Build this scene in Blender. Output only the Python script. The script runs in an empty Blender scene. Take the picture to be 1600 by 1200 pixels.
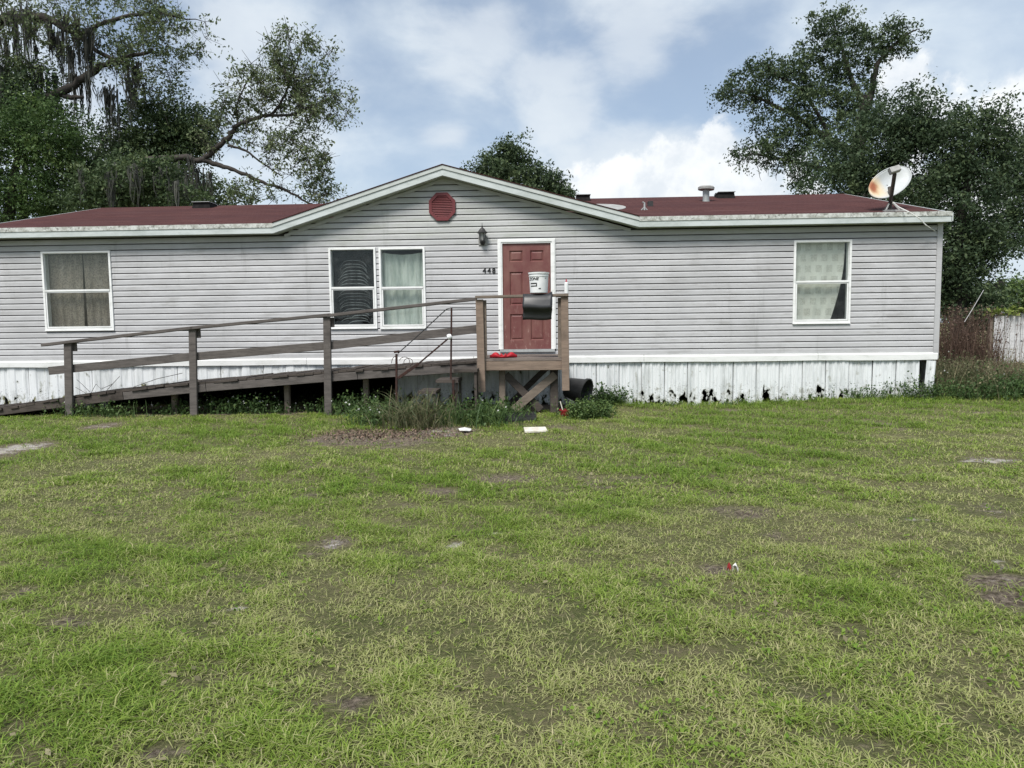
import bpy, math, random
import numpy as np
from mathutils import Vector, Matrix

random.seed(7)
rng = np.random.default_rng(11)
scene = bpy.context.scene
COL = scene.collection

# ------------------------------------------------------------------ camera
YAW, PITCH, ROLL = math.radians(2.5), math.radians(4.6), 0.0113
FPX = 1120.0
CAM = Vector((0.0, -12.9, 1.42))
fwd = Vector((-math.sin(YAW) * math.cos(PITCH), math.cos(YAW) * math.cos(PITCH), -math.sin(PITCH)))
r0 = Vector((math.cos(YAW), math.sin(YAW), 0)); u0 = r0.cross(fwd)
right = r0 * math.cos(ROLL) - u0 * math.sin(ROLL)
up = u0 * math.cos(ROLL) + r0 * math.sin(ROLL)
cd = bpy.data.cameras.new('camera'); cam = bpy.data.objects.new('camera', cd); COL.objects.link(cam)
cd.sensor_fit = 'HORIZONTAL'; cd.sensor_width = 36.0; cd.lens = 36.0 * FPX / 1600.0
cd.clip_start = 0.1; cd.clip_end = 2000
m = Matrix.Identity(4)
for i in range(3):
    m[i][0] = right[i]; m[i][1] = up[i]; m[i][2] = -fwd[i]; m[i][3] = CAM[i]
cam.matrix_world = m
scene.camera = cam

def P(px, py, Y):
    """world point at depth plane y = Y for a survey reading taken from the photograph"""
    d = fwd + right * ((px - 800) / FPX) + up * ((600 - py) / FPX)
    return CAM + d * ((Y - CAM.y) / d.y)
def G(px, py, z=0.0):
    d = fwd + right * ((px - 800) / FPX) + up * ((600 - py) / FPX)
    return CAM + d * ((z - CAM.z) / d.z)
def S(Y): return FPX / (Y - CAM.y)

# ------------------------------------------------------------------ light
SUN_EL, SUN_AZ = math.radians(54), math.radians(203)      # azimuth clockwise from +Y: behind and left of the camera
world = bpy.data.worlds.new('World'); scene.world = world; world.use_nodes = True
wn, wl = world.node_tree.nodes, world.node_tree.links
wn.clear()
def WN(t, **k):
    n = wn.new(t)
    for a, b in k.items(): setattr(n, a, b)
    return n
def wmath(op, a, b=None, clamp=False):
    n = WN('ShaderNodeMath', operation=op, use_clamp=clamp)
    for i, v in enumerate((a, b)):
        if v is None: continue
        if isinstance(v, (int, float)): n.inputs[i].default_value = v
        else: wl.new(v, n.inputs[i])
    return n.outputs[0]
def wramp(v, lo, hi, o0=0.0, o1=1.0):
    n = WN('ShaderNodeMapRange', interpolation_type='SMOOTHSTEP')
    wl.new(v, n.inputs['Value'])
    n.inputs['From Min'].default_value = lo; n.inputs['From Max'].default_value = hi
    n.inputs['To Min'].default_value = o0; n.inputs['To Max'].default_value = o1
    return n.outputs[0]
sky = WN('ShaderNodeTexSky', sky_type='NISHITA')
sky.sun_disc = False; sky.sun_elevation = SUN_EL; sky.sun_rotation = SUN_AZ
sky.air_density = 1.0; sky.dust_density = 1.6; sky.ozone_density = 1.0
tc = WN('ShaderNodeTexCoord')
nrm = WN('ShaderNodeVectorMath', operation='NORMALIZE'); wl.new(tc.outputs['Generated'], nrm.inputs[0])
D = nrm.outputs[0]
def wnoise(vec, scale, detail=6, rough=0.55, dist=0.0, off=(0, 0, 0), sc=(1, 1, 1)):
    mp = WN('ShaderNodeMapping'); mp.inputs['Location'].default_value = off; mp.inputs['Scale'].default_value = sc
    wl.new(vec, mp.inputs['Vector'])
    n = WN('ShaderNodeTexNoise'); n.inputs['Scale'].default_value = scale; n.inputs['Detail'].default_value = detail
    n.inputs['Roughness'].default_value = rough; n.inputs['Distortion'].default_value = dist
    wl.new(mp.outputs[0], n.inputs['Vector'])
    return n.outputs['Fac']
veil = wnoise(D, 2.3, 7, 0.52, 0.3, (1.7, 0.4, 0.9), (1, 1, 1.9))
veil2 = wnoise(D, 6.5, 6, 0.55, 0.2, (4.1, 2.2, 0.3), (1, 1, 1.6))
edge = wnoise(D, 17.0, 7, 0.6, 0.15, (0.3, 5.2, 2.0))
vf = wramp(wmath('ADD', wmath('MULTIPLY', veil, 0.75), wmath('MULTIPLY', veil2, 0.25)), 0.38, 0.60)
# cumulus heaps: (px, py, rx, ry) readings -> directions
def heap_field(heaps):
    hs = None
    for (hx, hy, hrx, hry) in heaps:
        d = (fwd + right * ((hx - 800) / FPX) + up * ((600 - hy) / FPX)).normalized()
        s = WN('ShaderNodeVectorMath', operation='SUBTRACT'); wl.new(D, s.inputs[0]); s.inputs[1].default_value = d
        q = WN('ShaderNodeVectorMath', operation='MULTIPLY'); wl.new(s.outputs[0], q.inputs[0])
        q.inputs[1].default_value = (FPX / hrx, FPX / hrx, FPX / hry)
        L = WN('ShaderNodeVectorMath', operation='LENGTH'); wl.new(q.outputs[0], L.inputs[0])
        one = wmath('SUBTRACT', 1.0, L.outputs['Value'])
        hs = one if hs is None else wmath('MAXIMUM', hs, one)
    return hs
crisp = heap_field([(1418, 140, 50, 62), (1440, 190, 60, 50), (1590, 185, 50, 55), (1125, 235, 42, 48), (1165, 265, 55, 45), (1060, 250, 60, 32), (1010, 290, 150, 42), (1150, 300, 130, 50), (1500, 320, 130, 60)])
softh = heap_field([(1000, 60, 110, 85), (860, 110, 120, 60), (760, 60, 110, 80), (90, 150, 110, 95), (370, 40, 110, 80), (430, 150, 120, 110), (1000, 270, 220, 90), (700, 215, 60, 22), (880, 185, 80, 50)])
hf = wramp(wmath('ADD', crisp, wmath('MULTIPLY', wmath('SUBTRACT', edge, 0.5), 2.5)), -0.06, 0.40)
hf2 = wramp(wmath('ADD', softh, wmath('MULTIPLY', wmath('SUBTRACT', veil2, 0.5), 2.6)), -0.1, 0.75)
gray = wramp(veil2, 0.3, 0.7, 0.0, 1.0)
def wmixc(f, a, b):
    n = WN('ShaderNodeMix', data_type='RGBA')
    if isinstance(f, (int, float)): n.inputs[0].default_value = f
    else: wl.new(f, n.inputs[0])
    for s, v in ((n.inputs[6], a), (n.inputs[7], b)):
        if isinstance(v, tuple): s.default_value = (*v, 1)
        else: wl.new(v, s)
    return n.outputs[2]
veilcol = wmixc(gray, (4.8, 5.6, 6.5), (6.0, 6.65, 7.15))
heapcol = wmixc(wramp(edge, 0.35, 0.62), (6.1, 6.5, 6.9), (7.9, 8.0, 8.0))
c1 = wmixc(wmath('MULTIPLY', wmath('ADD', wmath('MULTIPLY', vf, 0.55), 0.33), 1.0), sky.outputs[0], veilcol)
c2 = wmixc(wmath('MULTIPLY', hf2, 0.6), c1, (5.9, 6.35, 6.8))
c2 = wmixc(wmath('MULTIPLY', hf, 0.78), c2, heapcol)
bg = WN('ShaderNodeBackground'); bg.inputs['Strength'].default_value = 0.10
wl.new(c2, bg.inputs['Color'])
wo = WN('ShaderNodeOutputWorld'); wl.new(bg.outputs[0], wo.inputs['Surface'])

sl = bpy.data.lights.new('sun', 'SUN'); sun = bpy.data.objects.new('sun', sl); COL.objects.link(sun)
sl.energy = 3.5; sl.angle = math.radians(22); sl.color = (1.0, 0.96, 0.90)
sd = Vector((math.sin(SUN_AZ) * math.cos(SUN_EL), math.cos(SUN_AZ) * math.cos(SUN_EL), math.sin(SUN_EL)))
sun.rotation_euler = sd.to_track_quat('Z', 'Y').to_euler()
sun.location = (-6, -20, 25)
vs = scene.view_settings
vs.view_transform = 'Standard'; vs.look = 'None'; vs.exposure = 0.46; vs.gamma = 1.0; vs.use_curve_mapping = False
scene.cycles.max_bounces = 6; scene.cycles.diffuse_bounces = 3; scene.cycles.transparent_max_bounces = 12

# ------------------------------------------------------------------ materials
MATS = {}
class NT:
    def __init__(s, name):
        s.m = bpy.data.materials.new(name); s.m.use_nodes = True
        s.t = s.m.node_tree; s.n = s.t.nodes; s.l = s.t.links; s.n.clear()
        s.out = s.n.new('ShaderNodeOutputMaterial'); s.geo = s.n.new('ShaderNodeNewGeometry')
    def link(s, v, sock):
        if isinstance(v, (int, float)): sock.default_value = v
        elif isinstance(v, tuple): sock.default_value = (*v, 1) if len(v) == 3 and sock.type == 'RGBA' else v
        else: s.l.new(v, sock)
    def noise(s, scale, detail=5, rough=0.6, sc=(1, 1, 1), off=(0, 0, 0), vec=None, dist=0.0):
        mp = s.n.new('ShaderNodeMapping'); mp.inputs['Scale'].default_value = sc; mp.inputs['Location'].default_value = off
        s.l.new(vec or s.geo.outputs['Position'], mp.inputs['Vector'])
        n = s.n.new('ShaderNodeTexNoise'); n.inputs['Scale'].default_value = scale
        n.inputs['Detail'].default_value = detail; n.inputs['Roughness'].default_value = rough; n.inputs['Distortion'].default_value = dist
        s.l.new(mp.outputs[0], n.inputs['Vector']); return n.outputs['Fac']
    def rng(s, v, a, b, c=0.0, d=1.0, smooth=True):
        n = s.n.new('ShaderNodeMapRange'); n.interpolation_type = 'SMOOTHSTEP' if smooth else 'LINEAR'
        s.link(v, n.inputs['Value'])
        for k, x in (('From Min', a), ('From Max', b), ('To Min', c), ('To Max', d)): n.inputs[k].default_value = x
        return n.outputs[0]
    def math(s, op, a, b=0.0):
        n = s.n.new('ShaderNodeMath'); n.operation = op; s.link(a, n.inputs[0]); s.link(b, n.inputs[1]); return n.outputs[0]
    def mix(s, f, a, b):
        n = s.n.new('ShaderNodeMix'); n.data_type = 'RGBA'
        s.link(f, n.inputs[0]); s.link(a, n.inputs[6]); s.link(b, n.inputs[7]); return n.outputs[2]
    def attr(s, name, out='Fac'):
        n = s.n.new('ShaderNodeAttribute'); n.attribute_name = name; return n.outputs[out]
    def rand(s):
        return s.n.new('ShaderNodeObjectInfo').outputs['Random']
    def xyz(s):
        n = s.n.new('ShaderNodeSeparateXYZ'); s.l.new(s.geo.outputs['Position'], n.inputs[0]); return n.outputs
    def bump(s, h, strength=0.3, dist=0.01):
        n = s.n.new('ShaderNodeBump'); n.inputs['Strength'].default_value = strength; n.inputs['Distance'].default_value = dist
        s.l.new(h, n.inputs['Height']); return n.outputs[0]
    def done(s, col, rough=0.7, normal=None, metallic=0.0, spec=0.3, alpha=None):
        b = s.n.new('ShaderNodeBsdfPrincipled')
        s.link(col, b.inputs['Base Color']); s.link(rough, b.inputs['Roughness']); s.link(metallic, b.inputs['Metallic'])
        b.inputs['Specular IOR Level'].default_value = spec
        if normal is not None: s.l.new(normal, b.inputs['Normal'])
        if alpha is not None: s.link(alpha, b.inputs['Alpha'])
        s.l.new(b.outputs[0], s.out.inputs['Surface']); MATS[s.m.name] = s.m; return s.m

def m_simple(name, a, b, scale=8, rough=0.6, sc=(1, 1, 1), bump=0.0, lo=0.3, hi=0.7, spec=0.3, metallic=0.0, bscale=None):
    t = NT(name); n = t.noise(scale, 6, 0.65, sc)
    c = t.mix(t.rng(n, lo, hi), a, b)
    nb = t.bump(t.noise(bscale or scale * 4, 5, 0.65, sc), bump, 0.006) if bump else None
    return t.done(c, rough, nb, metallic, spec)

# siding: lilac grey vinyl with chalking, grime streaks and greenish soffit shade painted in near the eave
t = NT('siding')
n1 = t.noise(0.9, 6, 0.6, (1, 1, 1.4)); n2 = t.noise(3.2, 6, 0.7, (0.55, 1, 3.0), (3, 1, 2)); n3 = t.noise(26, 4, 0.6, (0.25, 1, 2.2))
c = t.mix(t.rng(n1, 0.35, 0.68), (0.462, 0.466, 0.482), (0.385, 0.388, 0.40))
c = t.mix(t.math('MULTIPLY', t.rng(n2, 0.50, 0.72), 0.6), c, (0.265, 0.262, 0.258))
c = t.mix(t.math('MULTIPLY', t.rng(n3, 0.52, 0.75), 0.5), c, (0.27, 0.262, 0.255))
c = t.mix(t.rng(t.rand(), 0.0, 1.0, 0.0, 0.22, False), c, (0.30, 0.30, 0.305))
st = t.noise(1.6, 6, 0.7, (2.6, 1, 0.32), (5, 2, 1)); c = t.mix(t.rng(st, 0.56, 0.74, 0, 0.45), c, (0.235, 0.238, 0.235))
z = t.xyz()[2]
c = t.mix(t.math('MULTIPLY', t.rng(z, 2.75, 3.1), t.rng(n2, 0.35, 0.7, 0.1, 0.35)), c, (0.33, 0.37, 0.29))
t.done(c, 0.55, t.bump(t.noise(60, 3, 0.6, (0.2, 1, 1)), 0.08, 0.004), spec=0.25)
m_simple('siding_shadow_gap', (0.030, 0.029, 0.030), (0.055, 0.052, 0.05), 9, 0.9)  # shade in the slots between courses, put into the core colour
m_simple('wall_core', (0.10, 0.10, 0.10), (0.14, 0.14, 0.13), 4, 0.9)
m_simple('interior', (0.10, 0.09, 0.08), (0.14, 0.125, 0.11), 2, 0.9)
# white trims with mildew
t = NT('trim_white')
n1 = t.noise(5, 6, 0.7, (0.6, 1, 2)); n2 = t.noise(22, 5, 0.7)
c = t.mix(t.rng(n1, 0.45, 0.75, 0, 0.55), (0.74, 0.75, 0.75), (0.45, 0.47, 0.44)); c = t.mix(t.rng(n2, 0.62, 0.8, 0, 0.4), c, (0.22, 0.22, 0.19))
t.done(c, 0.5)
t = NT('fascia_metal')
n1 = t.noise(2.2, 6, 0.7, (0.8, 1, 2)); n2 = t.noise(9, 6, 0.75, (0.7, 1, 3)); z = t.xyz()[2]
c = t.mix(t.rng(n1, 0.4, 0.7), (0.50, 0.54, 0.54), (0.38, 0.42, 0.41)); c = t.mix(t.rng(n2, 0.55, 0.78, 0, 0.75), c, (0.27, 0.28, 0.25))
t.done(c, 0.45)
t = NT('drip_edge')
n1 = t.noise(4.0, 7, 0.75, (1.6, 1, 2)); n2 = t.noise(14, 6, 0.75, (1.0, 1, 1))
c = t.mix(t.rng(n1, 0.4, 0.62), (0.54, 0.56, 0.54), (0.32, 0.33, 0.30)); c = t.mix(t.rng(n2, 0.50, 0.66, 0, 0.85), c, (0.10, 0.10, 0.085))
t.done(c, 0.55)
m_simple('rake_upper', (0.48, 0.51, 0.50), (0.38, 0.41, 0.39), 3.5, 0.5)
m_simple('soffit', (0.42, 0.45, 0.40), (0.32, 0.35, 0.30), 6, 0.7)
# dull red shingles
t = NT('roof_shingle')
br = t.n.new('ShaderNodeTexBrick'); mp = t.n.new('ShaderNodeMapping'); mp.inputs['Scale'].default_value = (1, 1, 1)
t.l.new(t.geo.outputs['Position'], mp.inputs['Vector']); t.l.new(mp.outputs[0], br.inputs['Vector'])
br.inputs['Scale'].default_value = 1.0; br.inputs['Brick Width'].default_value = 0.3; br.inputs['Row Height'].default_value = 0.14
br.inputs['Mortar Size'].default_value = 0.006; br.inputs['Color1'].default_value = (0.062, 0.027, 0.026, 1)
br.inputs['Color2'].default_value = (0.080, 0.035, 0.033, 1); br.inputs['Mortar'].default_value = (0.035, 0.012, 0.012, 1)
n1 = t.noise(0.8, 6, 0.65, (0.5, 1.5, 1)); n2 = t.noise(45, 3, 0.7); n3 = t.noise(2.2, 6, 0.75, (0.8, 2.2, 1))
c = t.mix(t.rng(n1, 0.4, 0.7, 0, 0.55), br.outputs[0], (0.048, 0.022, 0.024)); c = t.mix(t.rng(n2, 0.5, 0.8, 0, 0.45), c, (0.125, 0.058, 0.056))
c = t.mix(t.rng(n3, 0.58, 0.75, 0, 0.6), c, (0.038, 0.026, 0.026))
n9 = t.noise(1.1, 7, 0.75, (0.35, 3.2, 1), (2, 7, 0)); c = t.mix(t.rng(n9, 0.50, 0.70, 0, 0.6), c, (0.115, 0.062, 0.057)); c = t.mix(t.rng(t.noise(5, 6, 0.8, (0.5, 3, 1)), 0.58, 0.72, 0, 0.7), c, (0.03, 0.022, 0.022))
t.done(c, 0.95, t.bump(n2, 0.5, 0.01), spec=0.1)
# skirting: chalky ribbed vinyl with mildew streaks, splashed dirt and broken holes towards the ground
t = NT('skirting')
n1 = t.noise(3.2, 6, 0.7, (2.2, 1, 0.35)); n2 = t.noise(8, 6, 0.75, (1, 1, 1)); z = t.xyz()[2]
c = t.mix(t.rng(n1, 0.42, 0.72), (0.66, 0.685, 0.70), (0.44, 0.465, 0.47))
low = t.rng(z, 0.02, 0.50, 1.0, 0.0)
c = t.mix(t.math('MULTIPLY', t.rng(n2, 0.52, 0.72), low), c, (0.22, 0.215, 0.19))
c = t.mix(t.math('MULTIPLY', t.rng(t.noise(38, 3, 0.6), 0.60, 0.66), t.rng(z, 0.1, 0.55, 0.9, 0.0)), c, (0.06, 0.06, 0.055))
n4 = t.noise(7.5, 3, 0.6, (1.0, 1, 0.62), (0.9, 0, 3.4))
c = t.mix(t.rng(t.math('SUBTRACT', n4, t.rng(z, 0.02, 0.42, 0.0, 0.20)), 0.40, 0.51, 0, 0.75), c, (0.30, 0.31, 0.27))
hole = t.rng(t.math('SUBTRACT', n4, t.rng(z, 0.02, 0.42, 0.0, 0.20)), 0.505, 0.515)
n5 = t.noise(0.55, 2, 0.5, (1, 0, 0), (7.3, 0, 0))
hole = t.math('MULTIPLY', hole, t.rng(n5, 0.36, 0.40))
t.done(c, 0.55, None, spec=0.25, alpha=t.math('SUBTRACT', 1.0, hole))
# weathered lumber
def m_wood(name, a, b, dark):
    t = NT(name); oc = t.n.new('ShaderNodeTexCoord').outputs['Object']
    n1 = t.noise(3.0, 6, 0.65, (1.2, 6, 9), vec=oc); n2 = t.noise(16, 6, 0.7, (0.6, 5, 8), vec=oc); n3 = t.noise(2.0, 5, 0.7, vec=oc)
    c = t.mix(t.rng(n1, 0.35, 0.7), a, b); c = t.mix(t.rng(n2, 0.52, 0.75, 0, 0.8), c, dark); c = t.mix(t.rng(n3, 0.5, 0.75, 0, 0.6), c, dark)
    return t.done(c, 0.9, t.bump(n2, 0.6, 0.006), spec=0.15)
m_wood('wood_grey', (0.125, 0.112, 0.105), (0.080, 0.072, 0.068), (0.035, 0.031, 0.029))
m_wood('wood_dark', (0.085, 0.072, 0.064), (0.050, 0.043, 0.038), (0.018, 0.016, 0.014))
m_wood('wood_brown', (0.235, 0.178, 0.140), (0.17, 0.13, 0.104), (0.085, 0.066, 0.053))
m_wood('wood_post', (0.20, 0.165, 0.135), (0.14, 0.115, 0.095), (0.065, 0.055, 0.046))
m_wood('wood_deck', (0.20, 0.165, 0.145), (0.13, 0.11, 0.10), (0.05, 0.042, 0.038))
m_wood('fence_wood', (0.56, 0.56, 0.57), (0.44, 0.44, 0.45), (0.26, 0.26, 0.26))
m_wood('bark', (0.062, 0.055, 0.049), (0.040, 0.035, 0.032), (0.018, 0.016, 0.015))
# red door, sun-bleached in patches
t = NT('door_red')
n1 = t.noise(2.6, 6, 0.7, (1, 1, 0.6)); n2 = t.noise(9, 6, 0.75, (1.6, 1, 0.5)); z = t.xyz()[2]
c = t.mix(t.rng(n1, 0.35, 0.7), (0.130, 0.044, 0.043), (0.180, 0.086, 0.074))
c = t.mix(t.math('MULTIPLY', t.rng(n2, 0.55, 0.74), t.rng(z, 1.2, 2.0, 0.9, 0.12)), c, (0.46, 0.33, 0.29))
t.done(c, 0.5, spec=0.3)
m_simple('vent_red', (0.150, 0.034, 0.037), (0.115, 0.028, 0.032), 12, 0.5)
m_simple('black_metal', (0.018, 0.018, 0.02), (0.035, 0.034, 0.034), 30, 0.5, spec=0.4)
m_simple('vent_black', (0.012, 0.012, 0.012), (0.022, 0.02, 0.02), 12, 0.9, spec=0.1)
m_simple('black_rubber', (0.016, 0.017, 0.019), (0.026, 0.027, 0.030), 6, 0.42, spec=0.5)
m_simple('black_plastic', (0.018, 0.019, 0.020), (0.035, 0.036, 0.036), 9, 0.45, spec=0.45)
m_simple('white_plastic', (0.72, 0.73, 0.74), (0.62, 0.64, 0.65), 6, 0.4, spec=0.4)
m_simple('foam_white', (0.62, 0.60, 0.53), (0.44, 0.41, 0.34), 14, 0.9)
m_simple('paper', (0.60, 0.60, 0.58), (0.42, 0.41, 0.38), 14, 0.9)
m_simple('red_foam', (0.40, 0.012, 0.022), (0.30, 0.012, 0.02), 10, 0.55)
m_simple('red_plastic', (0.26, 0.02, 0.022), (0.17, 0.018, 0.02), 14, 0.5)
m_simple('pink_cap', (0.42, 0.07, 0.09), (0.36, 0.06, 0.08), 14, 0.5)
m_simple('rusty_iron', (0.050, 0.022, 0.016), (0.022, 0.014, 0.013), 25, 0.85, bump=0.4)
m_simple('galvanised', (0.42, 0.44, 0.44), (0.30, 0.32, 0.32), 8, 0.5, metallic=0.3)
m_simple('dish_grey', (0.36, 0.36, 0.35), (0.25, 0.25, 0.24), 12, 0.6)
m_simple('dish_mast', (0.035, 0.032, 0.03), (0.07, 0.062, 0.056), 20, 0.6)
m_simple('roof_patch_grey', (0.36, 0.36, 0.35), (0.24, 0.24, 0.23), 7, 0.8)
m_simple('cable_white', (0.70, 0.70, 0.68), (0.55, 0.55, 0.52), 20, 0.6)
m_simple('ink_black', (0.012, 0.012, 0.013), (0.02, 0.02, 0.02), 20, 0.6)
t = NT('dish_white')
dp = P(1361, 294, 0.35); vsub = t.n.new('ShaderNodeVectorMath'); vsub.operation = 'DISTANCE'
t.l.new(t.geo.outputs['Position'], vsub.inputs[0]); vsub.inputs[1].default_value = dp
dd = t.math('ADD', vsub.outputs['Value'], t.math('MULTIPLY', t.noise(6, 5), 0.14))
c = t.mix(t.rng(t.noise(4, 5), 0.4, 0.7), (0.45, 0.47, 0.48), (0.39, 0.41, 0.40)); c = t.mix(t.rng(dd, 0.17, 0.42, 0.85, 0), c, (0.62, 0.47, 0.26))
c = t.mix(t.rng(dd, 0.12, 0.26, 0.95, 0), c, (0.30, 0.085, 0.035)); t.done(c, 0.5)
# curtains
def m_cloth(name, a, b, lace=0.0, scale=30, dark=(0.1, 0.1, 0.1), tl=0.25):
    t = NT(name); n1 = t.noise(scale, 4, 0.6); n2 = t.noise(4, 5, 0.6, (2.5, 1, 0.5))
    c = t.mix(t.rng(n2, 0.35, 0.7), a, b)
    if lace: c = t.mix(t.rng(n1, 0.47, 0.56, 0, lace), c, dark)
    return t.done(c, 0.95, spec=0.05)
m_cloth('curtain_lace', (0.36, 0.31, 0.265), (0.235, 0.20, 0.17), 0.55, 36, (0.12, 0.10, 0.09))
m_cloth('curtain_sheet', (0.74, 0.77, 0.72), (0.46, 0.51, 0.47))
m_cloth('blind_slat', (0.22, 0.235, 0.24), (0.05, 0.055, 0.055))
m_cloth('blind_backing', (0.028, 0.03, 0.032), (0.018, 0.02, 0.021))
t = NT('curtain_squares')
x, y, z = t.xyz()
row = t.math('FLOOR', t.math('DIVIDE', z, 0.19)); xs = t.math('ADD', x, t.math('MULTIPLY', t.math('MODULO', row, 2.0), 0.09))
fx = t.math('FRACT', t.math('DIVIDE', t.math('ADD', xs, 20.0), 0.185)); fz = t.math('FRACT', t.math('DIVIDE', z, 0.19))
sq = t.math('MULTIPLY', t.math('MULTIPLY', t.rng(fx, 0.20, 0.23), t.rng(fx, 0.77, 0.80, 1, 0)), t.math('MULTIPLY', t.rng(fz, 0.16, 0.19), t.rng(fz, 0.80, 0.83, 1, 0)))
c = t.mix(t.rng(t.noise(3, 4), 0.35, 0.7), (0.84, 0.82, 0.76), (0.74, 0.71, 0.65))
c = t.mix(t.math('MULTIPLY', sq, t.rng(t.noise(80, 2, 0.5), 0.42, 0.55, 0.1, 0.55)), c, (0.42, 0.40, 0.35)); t.done(c, 0.95, spec=0.05)
# window glass: clear pane with a surface reflection
t = NT('window_glass')
fr = t.n.new('ShaderNodeFresnel'); fr.inputs['IOR'].default_value = 1.45
gl = t.n.new('ShaderNodeBsdfGlossy'); gl.inputs['Roughness'].default_value = 0.03; gl.inputs['Color'].default_value = (0.9, 0.95, 0.95, 1)
tr = t.n.new('ShaderNodeBsdfTransparent'); tr.inputs['Color'].default_value = (0.93, 0.95, 0.94, 1)
df = t.n.new('ShaderNodeBsdfDiffuse'); df.inputs['Color'].default_value = (0.45, 0.46, 0.45, 1)
mx = t.n.new('ShaderNodeMixShader'); t.l.new(t.rng(fr.outputs[0], 0.0, 1.0, 0.0, 0.6, False), mx.inputs[0]); t.l.new(tr.outputs[0], mx.inputs[1]); t.l.new(gl.outputs[0], mx.inputs[2])
mx2 = t.n.new('ShaderNodeMixShader'); t.l.new(t.rng(t.noise(7, 6, 0.7), 0.40, 0.8, 0.0, 0.05), mx2.inputs[0]); t.l.new(mx.outputs[0], mx2.inputs[1]); t.l.new(df.outputs[0], mx2.inputs[2])
t.l.new(mx2.outputs[0], t.out.inputs['Surface']); MATS['window_glass'] = t.m
m_simple('lantern_glass', (0.30, 0.31, 0.31), (0.22, 0.23, 0.23), 20, 0.2, spec=0.5)
# foliage
def m_leaf(name, a, b, c2, tl=0.3):
    t = NT(name); tint = t.attr('tint')
    c = t.mix(t.rng(tint, 0.0, 0.6, 0, 1, False), a, b); c = t.mix(t.rng(tint, 0.6, 1.0, 0, 1, False), c, c2)
    d1 = t.n.new('ShaderNodeBsdfPrincipled'); t.l.new(c, d1.inputs['Base Color']); d1.inputs['Roughness'].default_value = 0.55; d1.inputs['Specular IOR Level'].default_value = 0.25
    d2 = t.n.new('ShaderNodeBsdfTranslucent'); t.l.new(c, d2.inputs['Color'])
    mx = t.n.new('ShaderNodeMixShader'); mx.inputs[0].default_value = tl
    t.l.new(d1.outputs[0], mx.inputs[1]); t.l.new(d2.outputs[0], mx.inputs[2]); t.l.new(mx.outputs[0], t.out.inputs['Surface'])
    MATS[name] = t.m
m_leaf('leaf_oak', (0.050, 0.080, 0.036), (0.085, 0.125, 0.052), (0.15, 0.19, 0.08))
m_leaf('leaf_dark', (0.036, 0.060, 0.032), (0.066, 0.100, 0.048), (0.12, 0.16, 0.072))
m_leaf('leaf_fresh', (0.042, 0.080, 0.025), (0.076, 0.130, 0.040), (0.14, 0.20, 0.062))
m_leaf('leaf_sparse', (0.090, 0.125, 0.055), (0.14, 0.18, 0.085), (0.22, 0.25, 0.14))
m_leaf('weed_green', (0.045, 0.085, 0.028), (0.075, 0.125, 0.04), (0.14, 0.20, 0.06))
m_leaf('weed_straw', (0.075, 0.10, 0.042), (0.17, 0.155, 0.09), (0.28, 0.25, 0.15))
m_leaf('bramble_brown', (0.080, 0.050, 0.040), (0.13, 0.085, 0.066), (0.21, 0.16, 0.11))
m_leaf('moss_grey', (0.050, 0.052, 0.045), (0.085, 0.087, 0.075), (0.14, 0.14, 0.122))
m_leaf('flower_white', (0.7, 0.7, 0.66), (0.75, 0.75, 0.72), (0.8, 0.8, 0.78))
m_leaf('vine_leaf', (0.12, 0.17, 0.035), (0.17, 0.22, 0.05), (0.25, 0.29, 0.09))
# lawn blades: 'tint' runs green -> yellowish -> straw
m_leaf('grass_blade', (0.120, 0.215, 0.026), (0.245, 0.330, 0.060), (0.46, 0.42, 0.24), 0.38)
t = NT('lawn_soil')
pa = t.attr('soil'); sa = t.attr('sand')
n1 = t.noise(1.3, 6, 0.65); n2 = t.noise(28, 6, 0.75); n3 = t.noise(90, 3, 0.7); n6 = t.noise(6.0, 7, 0.75)
c = t.mix(t.rng(n1, 0.35, 0.7), (0.105, 0.120, 0.045), (0.165, 0.155, 0.080)); c = t.mix(t.rng(n2, 0.45, 0.7, 0, 0.8), c, (0.24, 0.205, 0.125)); c = t.mix(t.rng(n2, 0.30, 0.44, 0.7, 0), c, (0.035, 0.034, 0.02))
dirt = t.mix(t.rng(n2, 0.35, 0.65), (0.075, 0.058, 0.044), (0.30, 0.25, 0.195)); dirt = t.mix(t.rng(n3, 0.55, 0.7, 0, 0.7), dirt, (0.035, 0.028, 0.022))
c = t.mix(t.rng(t.math('ADD', pa, t.math('MULTIPLY', t.math('SUBTRACT', n6, 0.5), 1.1)), 0.25, 0.65), c, dirt)
c = t.mix(t.rng(t.math('ADD', t.math('MULTIPLY', sa, 1.05), t.math('MULTIPLY', t.math('SUBTRACT', n6, 0.5), 2.0)), 0.38, 0.70), c, (0.50, 0.465, 0.43))
t.done(c, 0.95, t.bump(n2, 1.0, 0.05), spec=0.1)
m_simple('mulch', (0.085, 0.056, 0.042), (0.26, 0.19, 0.145), 14, 0.95, bump=0.8)

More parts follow.
